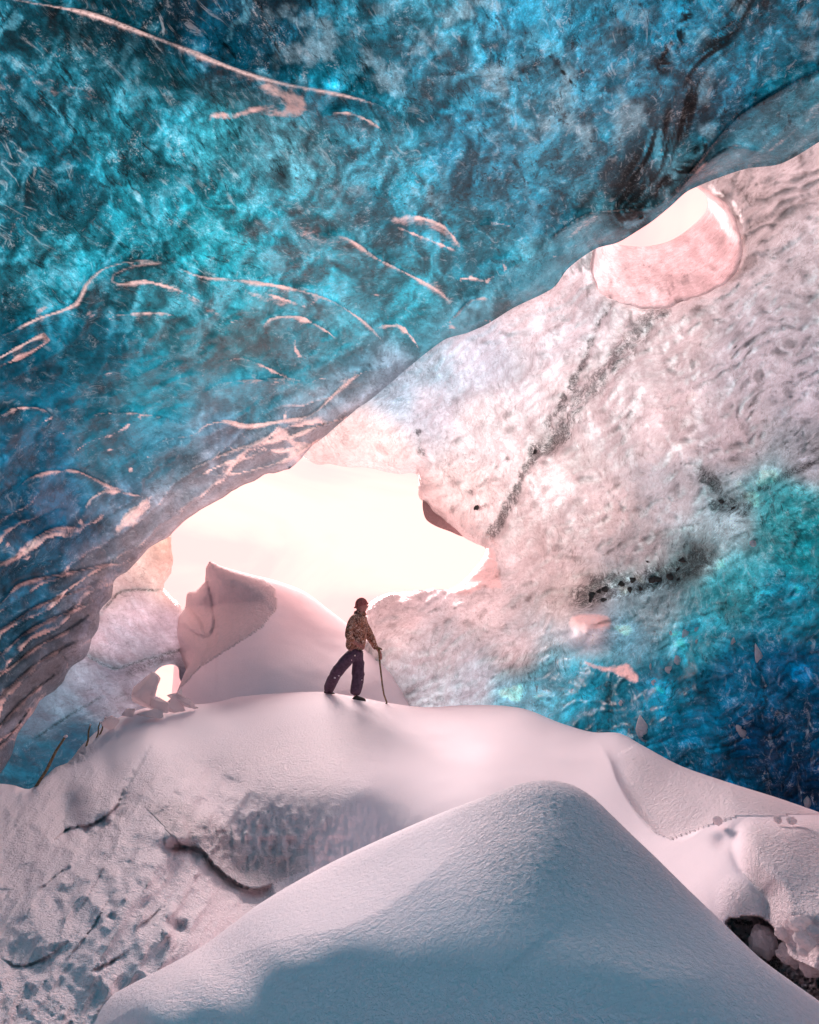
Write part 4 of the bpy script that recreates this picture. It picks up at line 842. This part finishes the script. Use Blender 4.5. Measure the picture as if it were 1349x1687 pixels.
M_skin = simple('skin', (.42, .17, .14), .6)
M_trou = simple('plum_trouser_cloth', (.085, .042, .075), .8, .01, 18, .35)
M_boot = simple('boot_leather', (.03, .022, .02), .7)
M_beanie = simple('knit_beanie', (.36, .11, .10), .95, .006, 60, .5)
M_glove = simple('glove_cloth', (.10, .06, .045), .8)
M_pouch = simple('pouch_cloth', (.75, .55, .5), .8, .004, 60, .4)
M_wood = simple('weathered_wood', (.20, .13, .07), .8, .004, 40, .5)
def soft_snow():
    m = NT('porous_snow'); g = m.n('ShaderNodeNewGeometry').outputs['Position']; n = m.noise(g, 30, 5, .65).outputs['Fac']
    bp = m.n('ShaderNodeBump'); bp.inputs['Distance'].default_value = .03; m.l(n, bp.inputs['Height'])
    a = m.n('ShaderNodeBsdfDiffuse'); a.inputs[0].default_value = (.93, .84, .87, 1); b = m.n('ShaderNodeBsdfTranslucent'); b.inputs[0].default_value = (.96, .90, .90, 1)
    m.l(bp.outputs[0], a.inputs['Normal']); m.l(bp.outputs[0], b.inputs['Normal']); x = m.n('ShaderNodeMixShader'); x.inputs[0].default_value = .5
    m.l(a.outputs[0], x.inputs[1]); m.l(b.outputs[0], x.inputs[2]); m.l(x.outputs[0], m.out.inputs[0]); return m.m
PSNOW = soft_snow()
M_rock = simple('dark_rock', (.06, .055, .05), .85, .02, 9, .6)
def camo():
    m = NT('camouflage_cloth'); g = m.n('ShaderNodeTexCoord').outputs['Object']
    w_ = m.mix(.25, g, m.noise(g, 9, 3).outputs['Color'])
    n = m.noise(w_, 17, 4, .7, 1.2).outputs['Fac']; k = m.noise(w_, 26, 3, .6, 2.0).outputs['Fac']
    c = m.mix(m.ss(n, .47, .50), (.13, .035, .022, 1), (.46, .18, .10, 1))
    c = m.mix(m.ss(k, .56, .59), c, (.80, .58, .48, 1)); c = m.mix(m.ss(k, .43, .40), c, (.035, .014, .012, 1))
    b = m.n('ShaderNodeBsdfPrincipled'); m.l(c, b.inputs['Base Color']); b.inputs['Roughness'].default_value = .85
    bp = m.n('ShaderNodeBump'); bp.inputs['Distance'].default_value = .02; m.l(m.noise(g, 12, 4, .6, .8).outputs['Fac'], bp.inputs['Height']); m.l(bp.outputs[0], b.inputs['Normal'])
    m.l(b.outputs[0], m.out.inputs[0]); return m.m
M_camo = camo()
def snow_attr(me, rough=.6):
    for nm, v in (('rough', rough), ('darken', 0.0)):
        a = me.attributes.new(nm, 'FLOAT', 'POINT'); a.data.foreach_set('value', np.full(len(me.vertices), v, np.float32))

def skin_mesh(name, verts, edges, radii, mat, parent, sub=2, root=0):
    me = bpy.data.meshes.new('tmp'); me.from_pydata([tuple(v) for v in verts], edges, [])
    o = bpy.data.objects.new('tmp', me); COL.objects.link(o)
    md = o.modifiers.new('s', 'SKIN'); sd = me.skin_vertices[0].data if me.skin_vertices else None
    if sd is None:
        me.attributes.new('x', 'FLOAT', 'POINT')
    for k, r in enumerate(radii):
        rr = r if isinstance(r, tuple) else (r, r); me.skin_vertices[0].data[k].radius = rr
        me.skin_vertices[0].data[k].use_root = (k == root)
    md.use_smooth_shade = True
    ms = o.modifiers.new('u', 'SUBSURF'); ms.levels = sub; ms.render_levels = sub
    dg = bpy.context.evaluated_depsgraph_get(); dg.update()
    nm_ = bpy.data.meshes.new_from_object(o.evaluated_get(dg)); bpy.data.objects.remove(o)
    nm_.name = name; nm_.materials.clear(); nm_.materials.append(mat)
    nm_.polygons.foreach_set('use_smooth', np.ones(len(nm_.polygons), bool))
    r = bpy.data.objects.new(name, nm_); COL.objects.link(r); r.parent = parent
    return r

def tube_mesh(path, radii, n=8):
    V = []; Fc = []; path = [Vector(p) for p in path]
    for k, p in enumerate(path):
        t = (path[min(k + 1, len(path) - 1)] - path[max(k - 1, 0)]).normalized()
        a = t.cross(Vector((.3, 1, .1))).normalized(); b = t.cross(a)
        for j in range(n):
            th = 2 * math.pi * j / n; V.append(tuple(p + (a * math.cos(th) + b * math.sin(th)) * radii[k]))
    for k in range(len(path) - 1):
        for j in range(n): Fc.append((k * n + j, k * n + (j + 1) % n, (k + 1) * n + (j + 1) % n, (k + 1) * n + j))
    Fc.append(tuple(range(n - 1, -1, -1))); Fc.append(tuple((len(path) - 1) * n + j for j in range(n)))
    return V, Fc

def ico(sub=3):
    import bmesh
    bm = bmesh.new(); bmesh.ops.create_icosphere(bm, subdivisions=sub, radius=1.0)
    V = np.array([v.co[:] for v in bm.verts]); Fc = [tuple(v.index for v in f.verts) for f in bm.faces]; bm.free(); return V, Fc
ICO3 = ico(3); ICO4 = ico(4); ICO2 = ico(2)

# ---- the person, standing in profile on the main drift
feet, _, dft = hit(586, 1153); bfeet, _, dbf = hit(541, 1142)
s_ = dft / F
person = empty('person', feet)
tag(person, 'person in brown camouflage jacket, dark trousers and reddish beanie standing on the snow drift', 'person')
def q(X, Y, dy=0.0):      # close-up coordinates -> local metres
    return Vector(((X - 590) / 6.745 * s_, dy, (1345 - Y) / 6.745 * s_))
bf = bfeet - feet
hip, waist, chest, neck = q(560, 835, .02), q(580, 720, .02), q(590, 540, .02), q(622, 405, .02)
shN, shF = q(555, 480, -.16), q(650, 490, .19)
elN, haN = q(500, 650, -.24), q(600, 745, -.23)
elF, haF = q(745, 665, .20), q(835, 800, .16)
hpN, hpF = q(530, 850, -.09), q(610, 850, .11)
knB = q(368, 1050, -.06); anB = Vector((q(238, 1235).x, (bf.y + -.04), q(262, 1240).z))
knF = q(606, 1090, .10); anF = q(578, 1310, .06)
# body (one continuous figure: trunk, limbs, neck, head, hands with five fingers)
bv = [hip, waist, chest, neck, q(628, 360, .02), q(632, 300, .02), q(632, 245, .02), shN, elN, haN, shF, elF, haF, hpN, knB, anB, hpF, knF, anF]
be = [(0, 1), (1, 2), (2, 3), (3, 4), (4, 5), (5, 6), (2, 7), (7, 8), (8, 9), (2, 10), (10, 11), (11, 12), (0, 13), (13, 14), (14, 15), (0, 16), (16, 17), (17, 18)]
br = [.10, .09, .10, .052, .075, .096, .075, .06, .045, .03, .06, .045, .03, .08, .055, .04, .08, .055, .04]
def add_hand(iw, dirv, side, curl):
    w0 = bv[iw]; palm = len(bv); bv.append(w0 + dirv * .07); br.append((.032, .032)); be.append((iw, palm))
    for k in range(4):
        off = side * (.030 - .020 * k); ln = [.075, .085, .08, .062][k]
        a = len(bv); bv.append(bv[palm] + dirv * .028 + off); bv.append(bv[palm] + dirv * (.03 + ln * .5) + off + curl * .014); bv.append(bv[palm] + dirv * (.03 + ln * .6) + off + curl * .042)
        br.extend([.0105, .0095, .008]); be.extend([(palm, a), (a, a + 1), (a + 1, a + 2)])
    a = len(bv); bv.append(w0 + dirv * .04 + side * .04); bv.append(w0 + dirv * .075 + side * .052 + curl * .02); br.extend([.011, .009]); be.extend([(palm, a), (a, a + 1)])
dF = (q(838, 835) - q(818, 790)).normalized()
add_hand(12, dF, Vector((.2, .95, .1)).normalized(), Vector((-.75, -.25, -.6)).normalized())
add_hand(9, Vector((.85, .15, -.35)).normalized(), Vector((0, .2, 1)).normalized(), Vector((-.2, .9, -.1)).normalized())
body = skin_mesh('body', bv, be, br, M_skin, person)
# face: nose, brow and chin pushed out on the side the person looks to (+x)
hc = q(634, 300, .02)
V, Fc = ICO4; V = V.copy(); V = V * np.array([.102, .082, .125])
fx_ = np.clip(V[:, 0] / .10, 0, 1)
V[:, 0] += .030 * np.exp(-((V[:, 2] + .005) / .018) ** 2 - (V[:, 1] / .015) ** 2) * (fx_ > .5)           # nose
V[:, 0] += .012 * np.exp(-((V[:, 2] + .085) / .022) ** 2 - (V[:, 1] / .03) ** 2) * (fx_ > .2)           # chin
V[:, 0] -= .010 * np.exp(-((V[:, 2] - .018) / .012) ** 2 - ((np.abs(V[:, 1]) - .034) / .016) ** 2) * (fx_ > .3)   # eye sockets
V[:, 0] += .006 * np.exp(-((V[:, 2] + .048) / .008) ** 2 - (V[:, 1] / .025) ** 2) * (fx_ > .3)          # lips
V[:, 1] += np.sign(V[:, 1]) * .018 * np.exp(-((V[:, 0] + .005) / .016) ** 2 - ((V[:, 2] + .0) / .026) ** 2)  # ears
hd = mesh_obj('head', V, Fc, M_skin, person, loc=hc); hd.rotation_euler = (0, math.radians(4), math.radians(12))
V2, F2 = ICO4; m_keep = [f for f in F2 if V2[list(f)].mean(0)[2] > -.02 + .34 * V2[list(f)].mean(0)[0]]
V2 = V2 * np.array([.114, .094, .128]) * (1 + .03 * fbm(V2 * 6, 2, 401))[:, None]
bn = mesh_obj('beanie', V2 + np.array([-.004, 0, .022]), m_keep, M_beanie, person, loc=hc); bn.rotation_euler = hd.rotation_euler
th = np.linspace(0, 2 * np.pi, 28, endpoint=False)
pth = [(.112 * math.cos(t) - .006, .093 * math.sin(t), -.006 + (.045 * math.cos(t)) + .012) for t in th]; Vt, Ft = tube_mesh(pth + [pth[0]], [.016] * 29, 8)
bb = mesh_obj('beanie_band', Vt, Ft, M_beanie, bn); bb.location = hc * 0
# jacket
jv = [q(574, 826, .02), q(578, 700, .02), q(588, 560, .02), q(600, 460, .02), q(622, 395, .02), shN, elN, q(570, 725, -.235), shF, elF, q(815, 785, .165)]
je = [(0, 1), (1, 2), (2, 3), (3, 4), (3, 5), (5, 6), (6, 7), (3, 8), (8, 9), (9, 10)]
jr = [(.205, .20), (.20, .19), (.205, .195), (.165, .155), (.086, .086), .10, .082, .055, .095, .074, .050]
jk = skin_mesh('jacket', jv, je, jr, M_camo, person)
for v in jk.data.vertices:
    n_ = fbm(np.array([v.co[:]]) * 11.0, 3, 403)[0] * .016; v.co += v.normal * n_
hood, Fh = tube_mesh([q(560, 420, .02) + Vector((0, 0, 0)), q(575, 392, .02), q(612, 372, .02), q(660, 390, .02), q(680, 412, .02)], [.03, .06, .074, .055, .03], 12)
mesh_obj('collar', hood, Fh, M_camo, person)
# trousers
tv = [q(575, 805, .02), q(562, 850, .02), hpN, knB, anB + Vector((.0, 0, -.02)), hpF, knF, anF]
te = [(0, 1), (1, 2), (2, 3), (3, 4), (1, 5), (5, 6), (6, 7)]
tr_ = [(.15, .14), (.155, .14), .125, .112, .104, .125, .112, .104]
tr = skin_mesh('trousers', tv, te, tr_, M_trou, person)
for v in tr.data.vertices: v.co += v.normal * fbm(np.array([v.co[:]]) * np.array([9, 9, 16]), 3, 405)[0] * .018
for (a, fr_, nm) in ((anB, Vector((.05, 0, -.07)), 0), (anF, Vector((.07, 0, -.06)), 1)):
    V, Fc = ICO3; V = V * np.array([.12, .055, .055]); V[:, 2] = np.maximum(V[:, 2], -.035); V[:, 2] += .03 * np.exp(-((V[:, 0] + .06) / .06) ** 2)
    bt = mesh_obj('boot', V, Fc, M_boot, person, loc=a + fr_); bt.rotation_euler = (0, math.radians(18 if nm == 0 else 2), 0)
V, Fc = ICO3; pc = mesh_obj('pouch', V * np.array([.058, .035, .065]) * (1 + .1 * fbm(V * 3, 2, 407))[:, None], Fc, M_pouch, person, loc=q(556, 850, -.125))
Vt, Ft = tube_mesh([q(485, 838, -.13), q(515, 880, -.145), q(545, 922, -.14)], [.007, .007, .006], 6); mesh_obj('cord', Vt, Ft, M_pouch, person)
for (X, Y, r) in [(390, 1003, .009), (360, 1110, .013), (405, 1088, .010), (655, 1130, .007)]:
    V, Fc = ICO2; me_ = mesh_obj('snow_cake', V * np.array([r * 1.5, r, r]) * (1 + .3 * fbm(V * 2, 2, int(X)))[:, None], Fc, SNOW, tr, loc=q(X, Y, -.15 if X < 500 else .0)); snow_attr(me_.data)
# ---- the stick in the person's hand
tip, _, dtp = hit(636, 1159.5)
top = feet + q(836, 790, .12)
base = Vector((0, 0, 0)); loc0 = tip.copy()
pts = [(836, 780), (840, 840), (850, 950), (864, 1060), (880, 1190), (898, 1290), (922, 1350), (930, 1375), (921, 1398), (918, 1412)]
stick = empty('walking_stick', tip); tag(stick, 'long thin slightly bent walking stick held by the person, its tip planted in the snow', 'stick')
pw = []
for k, (X, Y) in enumerate(pts):
    w_ = feet + q(X, Y, 0); t = k / (len(pts) - 1); w_.y = top.y * (1 - t) + tip.y * t; pw.append(w_ - tip)
Vt, Ft = tube_mesh(pw, [.017, .018, .017, .016, .016, .015, .015, .015, .022, .012], 8); mesh_obj('shaft', Vt, Ft, M_wood, stick)
Vt, Ft = tube_mesh([pw[0] + Vector((-.05, -.03, .0)), pw[0] + Vector((0, 0, .012)), pw[0] + Vector((.055, .03, -.012))], [.014, .020, .013], 8); mesh_obj('grip', Vt, Ft, M_wood, stick)

# ---- stakes in the crumbled snow at the left
for (xa, ya, xb, yb, r, lb) in [(57, 1293, 108, 1213, .020, 'long brown leaning stake, the leftmost one, before the grey ice slab'), (141, 1226, 149, 1194, .014, 'short thin upright stake in crumbled snow, between the long one and the pair'),
                            (158, 1212, 165, 1190, .012, 'shorter stake of the close pair nearest the snow chunks'), (163, 1207, 174, 1182, .013, 'taller stake of the close pair nearest the snow chunks')]:
    a, _, da = hit(xa, ya + 3); da -= .03; b = pv(xb, yb, da + .15); a = pv(xa, ya + 6, da); st = empty('wooden_stake', a); tag(st, lb, 'stake', 'stakes in the snow at the left')
    pth = [Vector((0, 0, -.08)), Vector((0, 0, 0)), (b - a) * .35 + Vector((.012, 0, 0)), (b - a) * .7 + Vector((-.008, 0, .01)), (b - a)]
    Vt, Ft = tube_mesh(pth, [r, r, r * .95, r * .85, r * .7], 7); mesh_obj('shaft', Vt, Ft, M_wood, st)
    V, Fc = ICO2; c_ = mesh_obj('snow_cap', V * r * 1.3 * np.array([1, 1, .7]), Fc, SNOW, st, loc=b - a); snow_attr(c_.data)

# ---- broken snow chunks on the shoulder of the main drift
def chunk(px, py, wx, wy, seed, lb, name='snow_chunk', cat='snow chunk', grp='broken snow chunks on the drift shoulder', d=None, facets=9, mat=PSNOW, tilt=0, round_=0.0):
    loc, _, dh = hit(px, py + wy * .42); dh = d or dh; c_ = pv(px, py, dh - .10); rs = np.random.RandomState(seed)
    V, Fc = ICO4; V = V.copy(); n = rs.normal(size=(facets, 3)); n /= np.linalg.norm(n, axis=1)[:, None]
    if not round_:
        for k in range(facets):
            h = rs.uniform(.2, .55); dd = V @ n[k]; V -= np.where(dd > h, dd - h, 0)[:, None] * n[k]
    V = V * (1 + (.12 if not round_ else .34) * fbm(V * 2.2, 4, seed, .55) + .05 * fbm(V * 9, 2, seed))[:, None]
    V = V * np.array([wx, min(wx, wy) * 1.1, wy]) * .5 * dh / F * (1.0 if round_ else 1.25)
    o = mesh_obj(name, V, Fc, mat, loc=c_); o.rotation_euler = (0, tilt, 0); snow_attr(o.data, .5 if not round_ else 1.0); tag(o, lb, cat, grp); return o
chunk(234, 1145, 62, 62, 3, 'tallest ragged snow chunk standing left of the bright gap in the ice', tilt=.25)
chunk(264, 1158, 46, 38, 5, 'blocky snow chunk wedged just below the bright gap')
chunk(288, 1152, 40, 44, 8, 'wedge-shaped snow chunk between the bright gap and the pointed chunk', tilt=.5)
chunk(308, 1158, 62, 28, 12, 'flat snow chunk with a pointed right end, rightmost of the broken pieces', tilt=.15)
chunk(212, 1176, 46, 28, 15, 'low snow chunk at the foot of the tallest one', tilt=-.3)
chunk(188, 1190, 36, 20, 18, 'small flat snow chunk, leftmost of the broken pieces', tilt=-.4)
chunk(246, 1176, 42, 20, 21, 'thin snow slab lying in front of the blocky chunk', tilt=-.1)

# ---- round rime clumps over the dark hollow at the lower right
for (px, py, wx, wy, sd_, lb) in [(1257, 1552, 38, 46, 31, 'tall round rime clump on the rim of the foreground drift'), (1291, 1536, 27, 24, 33, 'round rime ball at the upper left edge of the dark hollow'), (1318, 1522, 34, 24, 35, 'wide rime clump above the dark hollow'),
                                  (1326, 1549, 32, 30, 37, 'round rime ball at the right end of the dark hollow'), (1340, 1534, 22, 16, 39, 'small rime knob beside the frame edge above the hollow'), (1302, 1572, 40, 34, 41, 'large rime clump below the dark hollow'),
                                  (1322, 1567, 16, 14, 43, 'tiny rime ball right of the large lower clump'), (1226, 1503, 24, 22, 45, 'frosty rime clump left of the hollow, under the smooth drift'), (1182, 1352, 14, 14, 47, 'small snow knob at the top of the smooth lobe on the right'),
                                  (1281, 1350, 12, 12, 49, 'tiny snow knob on the crest of the right lobe'), (1304, 1352, 16, 12, 51, 'pointed snow knob right of the tiny one on the lobe crest'), (1340, 1590, 44, 34, 53, 'lowest rime clump at the right frame edge')]:
    chunk(px, py, wx, wy, sd_, lb, 'rime_clump', 'rime clump', 'round rime clumps on the right bank', round_=1)

# ---- grey slab of ice hanging at the right edge of the cave mouth
def slab():
    pl = catmull([(697, 824), (706, 822), (728, 832), (748, 846), (762, 862), (769, 880), (762, 884), (742, 876), (716, 866), (702, 856), (697, 842)], 4, True)
    n = len(pl); d = B_depth(np.array([730.0]), np.array([850.0]))[0] + .75
    a = P(pl[:, 0], pl[:, 1], d + .35 * (pl[:, 0] - 697) / 70); b = P(pl[:, 0] + 6, pl[:, 1] - 8, d + 1.0 + 0 * pl[:, 0]); cc = a.mean(0) * .995
    V = np.vstack([a, b, [cc]]) - cc; Fc = [(k, (k + 1) % n, n + (k + 1) % n, n + k) for k in range(n)] + [(2 * n, (k + 1) % n, k) for k in range(n)] + [tuple(n + k for k in range(n))]
    one = np.ones(len(V)); col = np.tile(lin((200, 178, 178)), (len(V), 1))
    o = mesh_obj('ice_slab', V, Fc, ICE, smooth=False, loc=cc, attrs={'col': ('FLOAT_COLOR', np.concatenate([col, one[:, None]], 1)), 'fx': ('FLOAT_COLOR', np.stack([0 * one, 0 * one, .12 * one, one], -1)), 'flow': ('FLOAT_VECTOR', V)})
    tag(o, 'smooth grey brown wedge of ice jutting into the right edge of the cave mouth', 'ice slab')
slab()

# ---- ice tips catching light, made as pale lumps, and dark stones in the wall
M_fleck = simple('glint_fleck', (.80, .66, .62), .6, .004, 40, .12)
def fleck(px, py, wx, wy, ang, seed, name='glint_fleck', mat=None, th=.35):
    loc, nor, d = hit(px, py); s = d / F; V, Fc = ICO3; V = V.copy()
    V[:, 0] *= np.where(V[:, 2] > 0, 1 - .75 * np.abs(V[:, 2]) ** 1.3, 1); V = V * np.array([wx * .5, min(wx, wy) * th, wy * .5]) * s; V = V * (1 + (.10 if mat is None else .45) * fbm(ICO3[0] * 2.0, 3, seed))[:, None]
    o = mesh_obj(name, V, Fc, mat or PSNOW, wall, loc=loc); o.rotation_euler = (-PITCH * 0, math.radians(ang), 0); return o
for k, a in enumerate([(1251, 1085, 14, 50, -8), (1058, 1200, 22, 42, -6), (1222, 1205, 26, 14, 60), (1131, 1043, 14, 36, 12), (1118, 1087, 16, 20, -10), (1102, 1103, 13, 13, 40), (1072, 1098, 5, 11, 0), (1077, 1124, 8, 11, 20), (1023, 1158, 8, 10, 0), (1330, 1321, 12, 18, 10), (1262, 1130, 6, 5, 0), (1037, 1203, 5, 8, 10),
                        (1148, 1035, 8, 18, 8), (1148, 1057, 6, 8, 0), (1241, 895, 12, 13, 30), (1208, 1058, 8, 16, 10), (1232, 1215, 5, 4, 0), (1105, 1043, 6, 8, 0)]):
    fleck(*a, 500 + k)
rs = np.random.RandomState(11)
for k in range(16):
    t = rs.uniform(); px = 968 + 170 * t + rs.normal() * 8; py = 985 - 55 * t + rs.normal() * 12; w_ = rs.uniform(6, 20)
    fleck(px, py, w_, w_ * rs.uniform(.5, .9), rs.uniform(-50, 50), 600 + k, 'stone', M_rock, .22)
for (px, py) in [(1190, 826), (1208, 838), (786, 836), (882, 744), (1056, 358)]:
    w_ = rs.uniform(8, 14); fleck(px, py, w_, w_ * .7, rs.uniform(-50, 50), 700 + px, 'stone', M_rock, .35)
